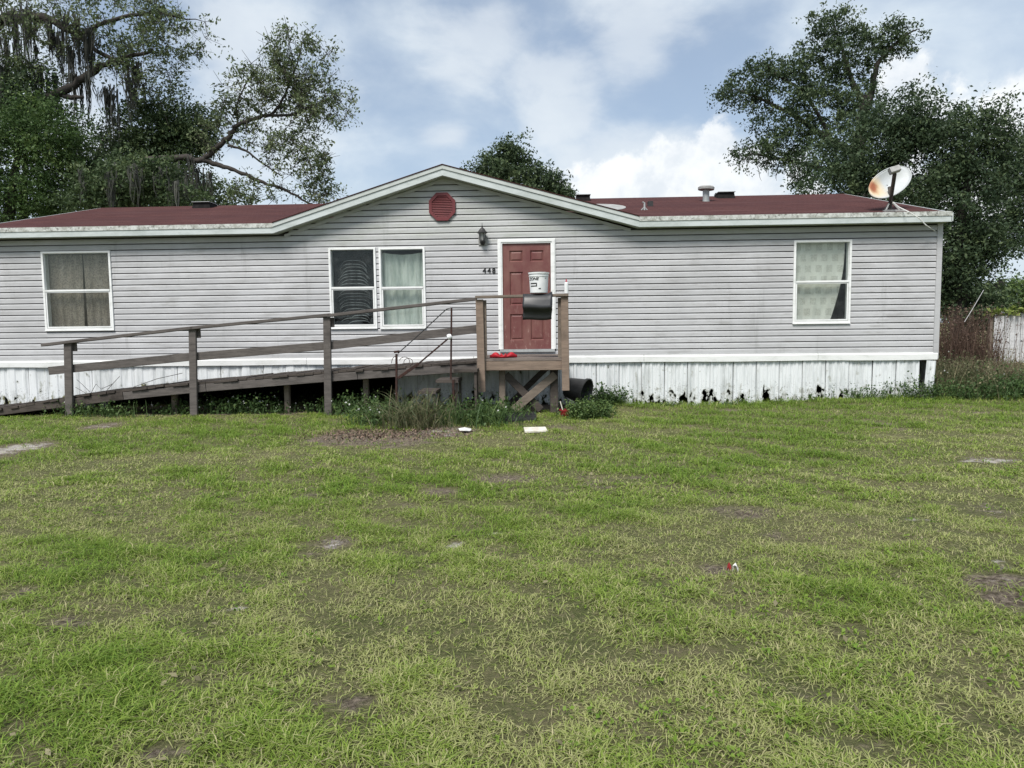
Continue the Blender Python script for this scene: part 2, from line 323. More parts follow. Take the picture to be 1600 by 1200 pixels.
# ------------------------------------------------------------------ object helpers
ORG = {}
def tag(o, label=None, cat=None, group=None, kind=None):
    if label: o['label'] = label
    if cat: o['category'] = cat
    if group: o['group'] = group
    if kind: o['kind'] = kind
    return o
def thing(name, loc, label, cat, group=None):
    o = bpy.data.objects.new(name, None); COL.objects.link(o); o.location = loc; o.empty_display_size = 0.2
    ORG[o.name] = Vector(loc); return tag(o, label, cat, group)
def link_mesh(name, me, mat, parent=None, origin=None):
    o = bpy.data.objects.new(name, me); COL.objects.link(o)
    if mat: me.materials.append(MATS[mat])
    if parent is not None:
        o.parent = parent; ORG[o.name] = ORG[parent.name]
    else:
        o.location = origin or (0, 0, 0); ORG[o.name] = Vector(o.location)
    return o
class MB:
    """collects polygons in world coordinates and links them as one mesh"""
    def __init__(s): s.v = []; s.f = []
    def add(s, vs_, fs): b = len(s.v); s.v += [tuple(p) for p in vs_]; s.f += [tuple(b + i for i in f) for f in fs]; return s
    def box(s, x0, x1, y0, y1, z0, z1):
        return s.add([(x0, y0, z0), (x1, y0, z0), (x1, y1, z0), (x0, y1, z0), (x0, y0, z1), (x1, y0, z1), (x1, y1, z1), (x0, y1, z1)],
                     [(0, 3, 2, 1), (4, 5, 6, 7), (0, 1, 5, 4), (1, 2, 6, 5), (2, 3, 7, 6), (3, 0, 4, 7)])
    def beam(s, a, b, w, h, upv=(0, 0, 1), ch=0.0):
        """timber from a to b (centre line), w across, h along upv"""
        a, b = Vector(a), Vector(b); d = (b - a).normalized(); sx = d.cross(Vector(upv)).normalized(); sz = sx.cross(d).normalized()
        c = min(w, h) * 0.12 if ch == 0 else ch
        prof = [(-w / 2 + c, -h / 2), (w / 2 - c, -h / 2), (w / 2, -h / 2 + c), (w / 2, h / 2 - c), (w / 2 - c, h / 2), (-w / 2 + c, h / 2), (-w / 2, h / 2 - c), (-w / 2, -h / 2 + c)]
        vv = [p + sx * u + sz * q for p in (a, b) for (u, q) in prof]; n = 8
        return s.add(vv, [tuple(range(n - 1, -1, -1)), tuple(range(n, 2 * n))] + [(i, (i + 1) % n, n + (i + 1) % n, n + i) for i in range(n)])
    def tube(s, pts, rad, n=6, cap=True):
        pts = [Vector(p) for p in pts]; rad = rad if isinstance(rad, (list, tuple)) else [rad] * len(pts)
        rings = []; ref = Vector((0.31, 0.87, 0.2)).normalized()
        for i, p in enumerate(pts):
            d = (pts[min(i + 1, len(pts) - 1)] - pts[max(i - 1, 0)]).normalized()
            x = d.cross(ref).normalized(); y = d.cross(x)
            rings += [p + (x * math.cos(2 * math.pi * k / n) + y * math.sin(2 * math.pi * k / n)) * rad[i] for k in range(n)]
        fs = [(i * n + k, i * n + (k + 1) % n, (i + 1) * n + (k + 1) % n, (i + 1) * n + k) for i in range(len(pts) - 1) for k in range(n)]
        if cap: fs += [tuple(range(n - 1, -1, -1)), tuple(range((len(pts) - 1) * n, len(pts) * n))]
        return s.add(rings, fs)
    def lathe(s, c, prof, n=20, mtx=None):
        c = Vector(c); vv = []
        for (r, z_) in prof:
            for k in range(n):
                p = Vector((r * math.cos(2 * math.pi * k / n), r * math.sin(2 * math.pi * k / n), z_))
                vv.append(c + (mtx @ p if mtx else p))
        fs = [(i * n + k, i * n + (k + 1) % n, (i + 1) * n + (k + 1) % n, (i + 1) * n + k) for i in range(len(prof) - 1) for k in range(n)]
        fs += [tuple(range(n - 1, -1, -1)), tuple(range((len(prof) - 1) * n, len(prof) * n))]
        return s.add(vv, fs)
    def prism(s, pts_xz, y0, y1):
        n = len(pts_xz)
        return s.add([(x, y0, z_) for x, z_ in pts_xz] + [(x, y1, z_) for x, z_ in pts_xz],
                     [tuple(range(n)), tuple(range(2 * n - 1, n - 1, -1))] + [(i, n + i, n + (i + 1) % n, (i + 1) % n) for i in range(n)])
    def build(s, name, mat, parent=None, origin=None, smooth=False):
        me = bpy.data.meshes.new(name)
        o_ = ORG[parent.name] if parent is not None else Vector(origin or (0, 0, 0))
        me.from_pydata([(x - o_.x, y - o_.y, z_ - o_.z) for x, y, z_ in s.v], [], s.f)
        if smooth:
            me.polygons.foreach_set('use_smooth', [True] * len(me.polygons))
        me.update()
        return link_mesh(name, me, mat, parent, origin)
def np_mesh(name, V, faces, mat, parent=None, origin=None, attrs=None):
    """faces: list of (n, k) index arrays; attrs: name -> per-vertex floats"""
    me = bpy.data.meshes.new(name)
    o_ = ORG[parent.name] if parent is not None else Vector(origin or (0, 0, 0))
    V = np.asarray(V, dtype=np.float32) - np.array(o_, dtype=np.float32)
    me.vertices.add(len(V)); me.vertices.foreach_set('co', V.ravel())
    idx = np.concatenate([f.ravel() for f in faces]).astype(np.int32)
    tot = np.concatenate([np.full(len(f), f.shape[1], dtype=np.int32) for f in faces])
    st = np.concatenate([[0], np.cumsum(tot)[:-1]]).astype(np.int32)
    me.loops.add(len(idx)); me.loops.foreach_set('vertex_index', idx)
    me.polygons.add(len(tot)); me.polygons.foreach_set('loop_start', st); me.polygons.foreach_set('loop_total', tot)
    for k, a in (attrs or {}).items():
        at = me.attributes.new(k, 'FLOAT', 'POINT'); at.data.foreach_set('value', np.asarray(a, dtype=np.float32))
    me.update(calc_edges=True)
    return link_mesh(name, me, mat, parent, origin)

# ------------------------------------------------------------------ ground
def sm(a, b, x): t_ = np.clip((x - a) / (b - a), 0, 1); return t_ * t_ * (3 - 2 * t_)
_ph = rng.uniform(0, 6.28, (40, 3)); _fr = rng.normal(0, 1, (40, 2))
def fbm(x, y, f0, n=10, seed=0):
    v = 0
    for i in range(n):
        k = (i + seed) % 40; f = f0 * (1.35 ** i); a = 1.0 / (1.2 ** i)
        dx, dy = _fr[k] / np.hypot(*_fr[k])
        v = v + a * np.sin(f * (dx * x + dy * y) + _ph[k, 0] + 1.3 * np.sin(f * 0.6 * (dy * x - dx * y) + _ph[k, 1]))
    return v / 3.2
def hgt(x, y):
    return 0.025 * fbm(x, y, 0.7, 6) + 0.012 * fbm(x, y, 3.0, 5, 9) + 0.07 * sm(2, 7, x) * sm(-3.0, -0.2, y) * (1 - sm(8, 12, x))
# bare spots read off the lawn: (px, py, half-width px, half-height px, soil, sand)
SPOTS = [(585, 686, 108, 15, 1.0, 0.28), (690, 677, 60, 9, 1.0, 0.42), (25, 702, 55, 14, 0.85, 0.62), (160, 665, 30, 7, 0.7, 0.4), (810, 748, 95, 10, 0.55, 0.0), (690, 768, 50, 8, 0.6, 0.2),
         (710, 848, 18, 9, 0.6, 0.8), (770, 832, 12, 5, 0.3, 0.7), (520, 845, 45, 14, 0.55, 0.35), (485, 862, 40, 12, 0.5, 0.2), (1150, 802, 70, 14, 0.55, 0.1), (1210, 838, 30, 10, 0.5, 0.2),
         (1430, 808, 22, 8, 0.4, 0.7), (1575, 885, 26, 9, 0.6, 0.95), (1500, 862, 16, 8, 0.5, 0.3), (1425, 872, 16, 6, 0.3, 0.8), (1560, 910, 70, 12, 0.75, 0.25), (1580, 940, 50, 18, 0.7, 0.1), (1550, 720, 60, 7, 0.6, 0.6),
         (1560, 800, 80, 18, 0.4, 0.3), (1120, 890, 35, 10, 0.7, 0.1), (1190, 838, 20, 6, 0.4, 0.1), (375, 950, 18, 5, 0.4, 0.7), (435, 968, 14, 8, 0.6, 0.2), (100, 862, 14, 5, 0.2, 0.7),
         (30, 925, 28, 12, 0.6, 0.1), (100, 972, 70, 14, 0.55, 0.1), (260, 960, 16, 9, 0.6, 0.1), (545, 1100, 60, 20, 0.7, 0.1), (260, 1180, 45, 18, 0.7, 0.05), (450, 1115, 20, 10, 0.5, 0.1), (1040, 1015, 40, 14, 0.5, 0.1),
         (830, 1160, 20, 10, 0.5, 0.0), (1280, 1090, 60, 25, 0.45, 0.1), (1340, 1170, 70, 20, 0.5, 0.1), (1500, 1110, 60, 30, 0.4, 0.1), (420, 860, 25, 10, 0.4, 0.3), (620, 905, 30, 8, 0.4, 0.0), (480, 715, 40, 5, 0.3, 0.0), (880, 668, 40, 6, 0.45, 0.1),
         (240, 1110, 30, 10, 0.45, 0.1), (620, 1195, 40, 10, 0.5, 0.1), (180, 1170, 14, 8, 0.6, 0.0), (80, 1040, 14, 8, 0.6, 0.05), (940, 705, 60, 6, 0.3, 0.0), (1310, 985, 60, 18, 0.4, 0.05)]
SPW = []
for (sx, sy, hw, hh, so, sa) in SPOTS:
    c_ = G(sx, sy); e_ = G(sx + hw, sy); f0_ = G(sx, sy - hh); f1_ = G(sx, sy + hh)
    SPW.append((c_.x, c_.y, (e_ - c_).length, (f0_ - f1_).length / 2, so, sa))
def spots(x, y):
    so = np.zeros_like(x); sa = np.zeros_like(x)
    wob = 0.55 * fbm(x, y, 4.0, 8, 3)
    for (cx, cy, rx, ry, a, b) in SPW:
        d = np.sqrt(((x - cx) / rx) ** 2 + ((y - cy) / ry) ** 2) + wob * 0.5
        k = 1 - sm(0.25, 1.35, d)
        so = np.maximum(so, a * k); sa = np.maximum(sa, b * k * (1 - 0.3 * sm(0.2, 0.9, d)))
    g = fbm(x, y, 2.2, 9, 17)
    so = np.maximum(so, 0.62 * sm(0.45, 1.0, g) * sm(-0.4, 0.5, fbm(x, y, 0.6, 6, 25)))
    under = sm(-1.55, -0.75, y + 0.35 * fbm(x, y, 3.0, 6, 8)) * (1 - sm(0.0, 0.3, y)) * (1 - sm(0.4, 1.0, x))
    return np.maximum(so, 0.9 * under), sa
xs_ = np.concatenate([np.linspace(-400, -16, 14), np.arange(-15.6, 14.0, 0.12), np.linspace(14.4, 400, 14)])
ys_ = np.concatenate([np.linspace(-60, -13.4, 6), np.arange(-13.0, 2.0, 0.09), np.linspace(2.3, 30, 16), np.linspace(40, 700, 10)])
GX, GY = np.meshgrid(xs_, ys_)
so_, sa_ = spots(GX, GY)
far = (np.abs(GX) > 15.7) | (GY > 2.2) | (GY < -13.2)
GZ = np.where(far, 0.0, hgt(GX, GY)); so_ = np.where(far, 0.25, so_); sa_ = np.where(far, 0, sa_)
ny, nx = GX.shape; I = np.arange(nx * ny).reshape(ny, nx)
gr = np_mesh('lawn_ground', np.stack([GX, GY, GZ], -1).reshape(-1, 3), [np.stack([I[:-1, :-1], I[:-1, 1:], I[1:, 1:], I[1:, :-1]], -1).reshape(-1, 4)], 'lawn_soil', attrs={'soil': so_.ravel(), 'sand': sa_.ravel()})
gr.data.polygons.foreach_set('use_smooth', [True] * len(gr.data.polygons))
tag(gr, kind='structure')

# ------------------------------------------------------------------ the mobile home
XL, XR = -10.40, 6.92
ZB, EXP_ = 0.89, 0.1052
NC = 21
ZT = ZB + NC * EXP_                                   # 3.10
APX, APZ = -1.72, 4.05                                # gable apex (underside of rake)
GX0, GX1 = -4.75, 1.68
home = thing('mobile_home', (XL, 0, 0), 'long grey-sided mobile home with dull red roof and centre gable', 'house')
def rect(px0, py0, px1, py1):
    a, b, c_, d_ = P(px0, py0, 0), P(px1, py0, 0), P(px0, py1, 0), P(px1, py1, 0)
    return ((a.x + c_.x) / 2, (b.x + d_.x) / 2, (c_.z + d_.z) / 2, (a.z + b.z) / 2)
WIN = [rect(70.5, 394, 175, 514), rect(517, 388.5, 587, 511), rect(595, 388, 663.5, 511), rect(1240.5, 377, 1327, 503)]
DOORF = rect(778.5, 373, 868, 548)
OPEN = WIN + [DOORF]
def rake_z(x): return APZ - (APZ - 3.10) * abs(x - APX) / ((GX1 - GX0) / 2)
# wall behind the boards, with openings
def holes(x0, x1, z0, z1, ops):
    cuts = sorted({x0, x1} | {v for o in ops for v in o[:2] if x0 < v < x1}); out = []
    for a, b in zip(cuts, cuts[1:]):
        zz = z0
        for o in sorted((o for o in ops if o[0] < (a + b) / 2 < o[1]), key=lambda o: o[2]):
            if o[2] > zz: out.append((a, b, zz, o[2]))
            zz = max(zz, o[3])
        if zz < z1: out.append((a, b, zz, z1))
    return out
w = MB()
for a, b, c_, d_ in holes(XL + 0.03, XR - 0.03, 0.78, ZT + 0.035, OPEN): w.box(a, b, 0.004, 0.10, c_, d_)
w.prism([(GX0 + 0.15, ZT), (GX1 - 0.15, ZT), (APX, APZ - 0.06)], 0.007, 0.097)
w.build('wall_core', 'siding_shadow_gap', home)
w = MB(); w.box(XL + 0.03, XL + 0.13, 0.11, 8.4, 0.78, ZT); w.box(XR - 0.13, XR - 0.03, 0.11, 8.4, 0.78, ZT); w.box(XL, XR, 8.3, 8.4, 0.0, ZT); w.box(XL + 0.14, XR - 0.14, 0.11, 8.29, 0.72, 0.80)
w.box(XL + 0.14, XR - 0.14, 0.11, 8.29, ZT - 0.06, ZT - 0.01)
w.box(-6.0, -5.94, 0.11, 4, 0.81, 3.0); w.box(2.4, 2.46, 0.11, 4, 0.81, 3.0); w.box(XL + 0.14, XR - 0.14, 4, 4.06, 0.81, 3.0)
w.build('inner_walls', 'interior', home)
for s_ in (XL, XR - 0.03):
    w = MB().box(s_, s_ + 0.025, 0.052, 8.4, 0.78, ZT - 0.001); w.add([(s_, -0.05, ZT), (s_, 8.45, ZT), (s_, 4.2, 4.25), (s_ + 0.025, -0.05, ZT), (s_ + 0.025, 8.45, ZT), (s_ + 0.025, 4.2, 4.25)], [(0, 1, 2), (5, 4, 3), (0, 3, 4, 1), (1, 4, 5, 2), (2, 5, 3, 0)])
    w.build('end_wall', 'siding', home)
# siding courses: each course its own board, split round windows and door
PROF = [(-0.002, 0.0), (-0.019, 0.001), (-0.019, 0.004), (-0.0175, 0.020), (-0.016, 0.062), (-0.013, 0.076), (-0.006, 0.0905), (0.003, 0.0915)]
def clip_prof(za, zb):
    out = []
    for (ya, a), (yb, b) in zip(PROF, PROF[1:]):
        lo, hi = max(a, za), min(b, zb)
        if hi < lo: continue
        f = lambda q: (ya + (yb - ya) * ((q - a) / (b - a) if b > a else 0), q)
        for p in (f(lo), f(hi)):
            if not out or abs(out[-1][1] - p[1]) > 1e-5 or abs(out[-1][0] - p[0]) > 1e-5: out.append(p)
    return out
def board(z0, xa, xb, za=0.0, zb=EXP_, rake=False, jit=0.0):
    pr = clip_prof(za, zb)
    if len(pr) < 2: return
    w = MB(); vv = []
    for (y_, z_) in pr:
        l, r_ = xa, xb
        if rake:
            k = (APZ - 0.01 - (z0 + z_)) / (APZ - 3.10) * (GX1 - GX0) / 2
            if k <= 0.02: k = 0.02
            l, r_ = max(xa, APX - k), min(xb, APX + k)
        vv += [(l, y_ + jit, z0 + z_), (r_, y_ + jit, z0 + z_)]
    n = len(pr); back = []
    fs = [(2 * i, 2 * i + 1, 2 * i + 3, 2 * i + 2) for i in range(n - 1)]
    w.add(vv, fs); w.build('siding_board', 'siding', home)
for i in range(NC + 11):
    z0 = ZB + i * EXP_; zt = z0 + EXP_
    gable = i >= NC
    if gable and z0 > APZ - 0.10: break
    a, b = (GX0 + 0.2, GX1 - 0.2) if gable else (XL + 0.06, XR - 0.085)
    ops = sorted([o for o in OPEN if o[2] < zt - 0.002 and o[3] > z0 + 0.002])
    x = a
    for o in ops:
        board(z0, x, o[0], rake=gable)
        if o[2] > z0 + 0.004: board(z0, o[0], o[1], 0, o[2] - z0)
        if o[3] < zt - 0.004: board(z0, o[0], o[1], o[3] - z0, EXP_)
        x = o[1]
    # run the rest in panel lengths with a lap joint
    if not gable and x == a:
        cut = random.choice([-6.7, -5.2, -2.6, 2.3, 3.1]); board(z0, x, cut); board(z0, cut - 0.03, b, jit=-0.0035)
    else: board(z0, x, b, rake=gable)
w = MB(); w.box(XR - 0.085, XR + 0.005, -0.032, 0.05, 0.775, ZT + 0.02); w.build('corner_post', 'trim_white', home).data.materials[0] = MATS['siding']
w = MB(); w.box(XL - 0.005, XL + 0.06, -0.032, 0.05, 0.775, ZT + 0.02); w.build('corner_post', 'siding', home)
# roof
EY, EZ, RY, RZ = -0.22, 3.262, 4.2, 4.375
OX0, OX1 = XL - 0.18, XR + 0.02
w = MB()
sl_ = (RZ - EZ) / (RY - EY)
for (xa, xb, ya, za, yb, zb) in ((OX0, GX0 + 0.02, EY, EZ, RY, RZ), (GX0 + 0.021, GX1 - 0.021, 0.13, EZ + 0.35 * sl_, RY, RZ), (GX1 - 0.02, OX1, EY, EZ, RY, RZ), (OX0, OX1, RY, RZ, 8.75, EZ)):
    w.add([(xa, ya, za), (xb, ya, za), (xb, yb, zb), (xa, yb, zb), (xa, ya, za - 0.03), (xb, ya, za - 0.03), (xb, yb, zb - 0.03), (xa, yb, zb - 0.03)],
          [(0, 1, 2, 3), (7, 6, 5, 4), (0, 4, 5, 1), (1, 5, 6, 2), (3, 2, 6, 7), (0, 3, 7, 4)])
roof = w.build('roof', 'roof_shingle', home)
gz = APZ + 0.178; gyb = EY + (gz - EZ) / sl_
gl_, gr_ = GX0 - 0.05, GX1 + 0.05
w = MB()
w.add([(APX, EY - 0.02, gz), (gl_, EY - 0.02, EZ + 0.012), (gr_, EY - 0.02, EZ + 0.012), (APX, gyb, gz + 0.004), (APX, EY - 0.02, gz - 0.03), (gl_, EY - 0.02, EZ - 0.02), (gr_, EY - 0.02, EZ - 0.02)],
      [(1, 0, 3), (0, 2, 3), (4, 0, 1, 5), (6, 2, 0, 4)])
w.build('gable_roof', 'roof_shingle', home)
# eave trim: drip strip over fascia, both sides of the gable, and rakes
def strip(a, b, h, y0, y1):                            # sloped board with vertical ends; a, b are bottom points (x, z)
    return MB().prism([(a[0], a[1]), (b[0], b[1]), (b[0], b[1] + h), (a[0], a[1] + h)], y0, y1)
for (xa, xb, n_) in ((OX0 - 0.01, GX0, 2), (GX1, OX1 + 0.01, 2)):
    for k in range(n_):
        a, b = xa + (xb - xa) * k / n_, xa + (xb - xa) * (k + 1) / n_
        strip((a, 3.108), (b, 3.108), 0.098, EY - 0.03, EY + 0.02).build('fascia', 'fascia_metal', home)
        strip((a, 3.2065), (b, 3.2065), 0.075, EY - 0.042, EY + 0.02).build('drip_edge', 'drip_edge', home)
for (xa, za, xb, zb) in ((GX0, 3.108, APX, APZ), (APX, APZ, GX1, 3.108)):
    strip((xa, za), (xb, zb), 0.108, EY - 0.034, EY + 0.018).build('rake_board', 'fascia_metal', home)
    strip((xa, za + 0.110), (xb, zb + 0.110), 0.064, EY - 0.05, EY + 0.018).build('rake_trim', 'rake_upper', home)
    strip((xa, za + 0.176), (xb, zb + 0.176), 0.016, EY - 0.06, EY + 0.018).build('shingle_edge', 'roof_shingle', home)
    # soffit return against the siding
    w = MB(); w.add([(xa, EY + 0.018, za + 0.004), (xb, EY + 0.018, zb + 0.004), (xb, 0.0, zb + 0.004), (xa, 0.0, za + 0.004), (xa, EY + 0.018, za + 0.03), (xb, EY + 0.018, zb + 0.03), (xb, 0.0, zb + 0.03), (xa, 0.0, za + 0.03)],
                    [(3, 2, 1, 0), (4, 5, 6, 7), (0, 1, 5, 4), (2, 3, 7, 6)])
    w.build('soffit', 'soffit', home)
    strip((xa + (0.12 if xa < APX else 0), za - 0.048), (xb - (0.12 if xb > APX else 0), zb - 0.048), 0.05, -0.03, 0.0).build('channel_trim', 'trim_white', home).data.materials[0] = MATS['siding']
for (xa, xb) in ((OX0, GX0), (GX1, OX1)):
    w = MB(); w.box(xa, xb, EY + 0.02, 0.0, 3.112, 3.135); w.build('soffit', 'soffit', home)
for (x_, ) in ((OX0,), (OX1,)):                          # end rakes
    s0, s1 = (x_ - 0.03, x_ - 0.001) if x_ < 0 else (x_ + 0.001, x_ + 0.03)
    w = MB(); w.add([(s, yy, zz) for s in (s0, s1) for (yy, zz) in ((EY - 0.03, EZ - 0.145), (EY - 0.03, EZ - 0.002), (RY, RZ - 0.002), (RY, RZ - 0.15))], [(0, 1, 2, 3), (7, 6, 5, 4), (0, 4, 5, 1), (1, 5, 6, 2), (2, 6, 7, 3), (3, 7, 4, 0)])
    w.build('end_rake', 'fascia_metal', home)
# roof fittings
def roof_z(y): return EZ + (y - EY) * sl_
for (px, py, ww) in ((320, 323, 0.42), (911, 313, 0.32), (1132, 307, 0.38)):
    c_ = P(px, py, 3.75); zb = roof_z(3.75)
    w = MB(); h = 0.13
    w.add([(c_.x - ww / 2, 3.55, roof_z(3.55) - 0.01), (c_.x + ww / 2, 3.55, roof_z(3.55) - 0.01), (c_.x + ww / 2, 3.95, roof_z(3.95) - 0.01), (c_.x - ww / 2, 3.95, roof_z(3.95) - 0.01),
           (c_.x - ww / 2 + 0.02, 3.58, roof_z(3.58) + h), (c_.x + ww / 2 - 0.02, 3.58, roof_z(3.58) + h), (c_.x + ww / 2 - 0.02, 3.93, roof_z(3.93) + h * 0.7), (c_.x - ww / 2 + 0.02, 3.93, roof_z(3.93) + h * 0.7)],
          [(0, 1, 5, 4), (1, 2, 6, 5), (2, 3, 7, 6), (3, 0, 4, 7), (4, 5, 6, 7)])
    v_ = w.build('box_vent', 'vent_black', home)
    MB().box(c_.x - ww / 2, c_.x + ww / 2, 3.53, 3.96, roof_z(3.58) + h + 0.001, roof_z(3.58) + h + 0.012).build('vent_cap', 'galvanised', v_)
c_ = P(1103, 318, 2.9); zr = roof_z(2.9)
pv = MB().lathe((c_.x, 2.9, zr - 0.03), [(0.085, 0), (0.085, 0.03), (0.07, 0.035), (0.07, 0.27)], 18).build('flue_pipe', 'galvanised', home)
MB().lathe((c_.x, 2.9, zr + 0.235), [(0.05, 0), (0.17, 0.005), (0.175, 0.05), (0.15, 0.075), (0.04, 0.09)], 20, Matrix.Rotation(0.05, 3, 'Y')).build('flue_cap', 'dish_grey', pv)
c_ = P(1016, 324, 2.0); MB().box(c_.x - 0.05, c_.x + 0.05, 1.94, 2.06, roof_z(1.94) - 0.02, roof_z(2.0) + 0.09).build('plumbing_boot', 'black_metal', home)
c_ = P(1007, 330, 1.2); b_ = MB(); b_.tube([(c_.x, 1.2, roof_z(1.2) - 0.02), (c_.x, 1.2, roof_z(1.2) + 0.13), (c_.x - 0.04, 1.2, roof_z(1.2) + 0.15)], 0.018); b_.tube([(c_.x - 0.06, 1.2, roof_z(1.2)), (c_.x, 1.2, roof_z(1.2) + 0.06), (c_.x + 0.05, 1.2, roof_z(1.2))], 0.012); b_.build('pipe_stub', 'galvanised', home)
w = MB(); ca = P(935, 324, 1.9); pts = [(ca.x + 0.55 * math.cos(a_), 1.9 + 0.75 * math.sin(a_)) for a_ in np.linspace(0, 2 * math.pi, 22)[:-1]]
w.add([(x_, y_, roof_z(y_) + 0.008) for x_, y_ in pts] + [(x_, y_, roof_z(y_) - 0.01) for x_, y_ in pts], [tuple(range(21))] + [(i, 21 + i, 21 + (i + 1) % 21, (i + 1) % 21) for i in range(21)]); w.build('roof_patch', 'roof_patch_grey', home)
# octagonal gable vent
vc = P(691, 323, -0.03); w = MB(); ow, oh, k = 0.235, 0.245, 0.42
octo = lambda s: [(vc.x + s * x_ * ow, vc.z + s * z_ * oh) for x_, z_ in ((-1, -k), (-k, -1), (k, -1), (1, -k), (1, k), (k, 1), (-k, 1), (-1, k))]
A_, B_ = octo(1.0), octo(0.78)
w.add([(x_, -0.055, z_) for x_, z_ in A_] + [(x_, -0.055, z_) for x_, z_ in B_] + [(x_, -0.012, z_) for x_, z_ in A_] + [(x_, -0.028, z_) for x_, z_ in B_],
      [(i, (i + 1) % 8, 8 + (i + 1) % 8, 8 + i) for i in range(8)] + [(i, 16 + i, 16 + (i + 1) % 8, (i + 1) % 8) for i in range(8)] + [(8 + i, 8 + (i + 1) % 8, 24 + (i + 1) % 8, 24 + i) for i in range(8)] + [tuple(range(24, 32))])
gv = w.build('gable_vent', 'vent_red', home)
for i in range(13):
    z_ = vc.z - oh * 0.72 + i * oh * 1.44 / 12; dz = abs(z_ - vc.z) / oh
    hw = ow * 0.77 if dz < 0.78 * k else ow * (0.77 - (dz - 0.78 * k) * 1.0)
    w = MB(); w.add([(vc.x - hw, -0.050, z_ - 0.010), (vc.x + hw, -0.050, z_ - 0.010), (vc.x + hw, -0.034, z_ + 0.012), (vc.x - hw, -0.034, z_ + 0.012), (vc.x - hw, -0.030, z_ - 0.006), (vc.x + hw, -0.030, z_ - 0.006)], [(0, 1, 2, 3), (4, 5, 1, 0), (3, 2, 5, 4)]); w.build('vent_slat', 'vent_red', gv)
# windows: frame, two sashes, panes
def frame_mb(x0, x1, z0, z1, t_, y0, y1, tb=None):
    tb = tb or t_
    return MB().box(x0, x0 + t_, y0, y1, z0, z1).box(x1 - t_, x1, y0, y1, z0, z1).box(x0 + t_, x1 - t_, y0, y1, z1 - t_, z1).box(x0 + t_, x1 - t_, y0, y1, z0, z0 + tb)
for (x0, x1, z0, z1) in WIN:
    zm = z0 + (z1 - z0) * 0.49
    fr_ = frame_mb(x0 - 0.018, x1 + 0.018, z0 - 0.02, z1 + 0.018, 0.036, -0.036, 0.0)
    fr_.box(x0 + 0.0, x0 + 0.022, 0.001, 0.10, z0, z1).box(x1 - 0.022, x1, 0.001, 0.10, z0, z1).box(x0 + 0.022, x1 - 0.022, 0.001, 0.10, z1 - 0.022, z1).box(x0 + 0.022, x1 - 0.022, 0.001, 0.10, z0, z0 + 0.022)
    wi = fr_.build('window', 'trim_white', home)
    frame_mb(x0 + 0.024, x1 - 0.024, z0 + 0.022, zm, 0.022, -0.030, -0.008, 0.024).build('lower_sash', 'trim_white', wi)
    MB().box(x0 + 0.024, x1 - 0.024, -0.042, 0.036, zm + 0.001, zm + 0.034).build('meeting_rail', 'trim_white', wi)
    MB().box(x0 + 0.0235, x1 - 0.0235, 0.022, 0.026, zm + 0.0345, z1 - 0.0225).build('pane', 'window_glass', wi)
    MB().box(x0 + 0.045, x1 - 0.045, -0.020, -0.016, z0 + 0.045, zm - 0.021).build('pane', 'window_glass', wi)
    MB().box(x0 - 0.02, x1 + 0.02, -0.048, -0.001, z0 - 0.034, z0 - 0.021).build('window_sill', 'trim_white', wi)
# door
x0, x1, z0, z1 = DOORF
fr_ = frame_mb(x0, x1, z0 + 0.002, z1, 0.085, -0.040, 0.10, 0.001)
dj = MB().box(x0, x0 + 0.082, -0.040, 0.10, z0 + 0.03, z1 - 0.083).box(x1 - 0.082, x1, -0.040, 0.10, z0 + 0.03, z1 - 0.083).box(x0, x1, -0.040, 0.10, z1 - 0.082, z1)
dfm = dj.build('door_frame', 'trim_white', home)
MB().box(x0 + 0.018, x0 + 0.060, -0.052, -0.041, z0 + 0.03, z1 - 0.06).box(x1 - 0.060, x1 - 0.018, -0.052, -0.041, z0 + 0.03, z1 - 0.06).box(x0 + 0.018, x1 - 0.018, -0.052, -0.041, z1 - 0.058, z1 - 0.018).build('brickmould', 'trim_white', dfm)
MB().box(x0 + 0.02, x1 - 0.02, -0.07, 0.10, z0 - 0.02, z0 + 0.028).build('threshold', 'galvanised', dfm)
dx0, dx1, dz0, dz1 = x0 + 0.084, x1 - 0.084, z0 + 0.03, z1 - 0.085
dw, dh = dx1 - dx0, dz1 - dz0
w = MB(); pan = []
for (fz0, fz1) in ((0.085, 0.335), (0.42, 0.735), (0.83, 0.935)):
    for (fx0, fx1) in ((0.145, 0.425), (0.575, 0.855)): pan.append((dx0 + dw * fx0, dx0 + dw * fx1, dz0 + dh * fz0, dz0 + dh * fz1))
for a, b, c_, d_ in holes(dx0, dx1, dz0, dz1, pan): w.box(a, b, -0.012, 0.03, c_, d_)
dr = w.build('door', 'door_red', home)
for (a, b, c_, d_) in pan:
    w = MB(); e1, e2 = 0.018, 0.045
    ring = lambda e, y_: [(a + e, y_, c_ + e), (b - e, y_, c_ + e), (b - e, y_, d_ - e), (a + e, y_, d_ - e)]
    w.add(ring(0, -0.011) + ring(e1, 0.010) + ring(e2, -0.004), [(0, 1, 5, 4), (1, 2, 6, 5), (2, 3, 7, 6), (3, 0, 4, 7), (4, 5, 9, 8), (5, 6, 10, 9), (6, 7, 11, 10), (7, 4, 8, 11), (8, 9, 10, 11)])
    w.build('door_panel', 'door_red', dr)
kx = dx1 - 0.07
MB().lathe((kx, -0.012, dz0 + 0.92), [(0.03, 0), (0.03, 0.008), (0.012, 0.012), (0.012, 0.03), (0.028, 0.04), (0.028, 0.06), (0.012, 0.068)], 14, Matrix.Rotation(math.pi / 2, 3, 'X')).build('door_knob', 'galvanised', dr)
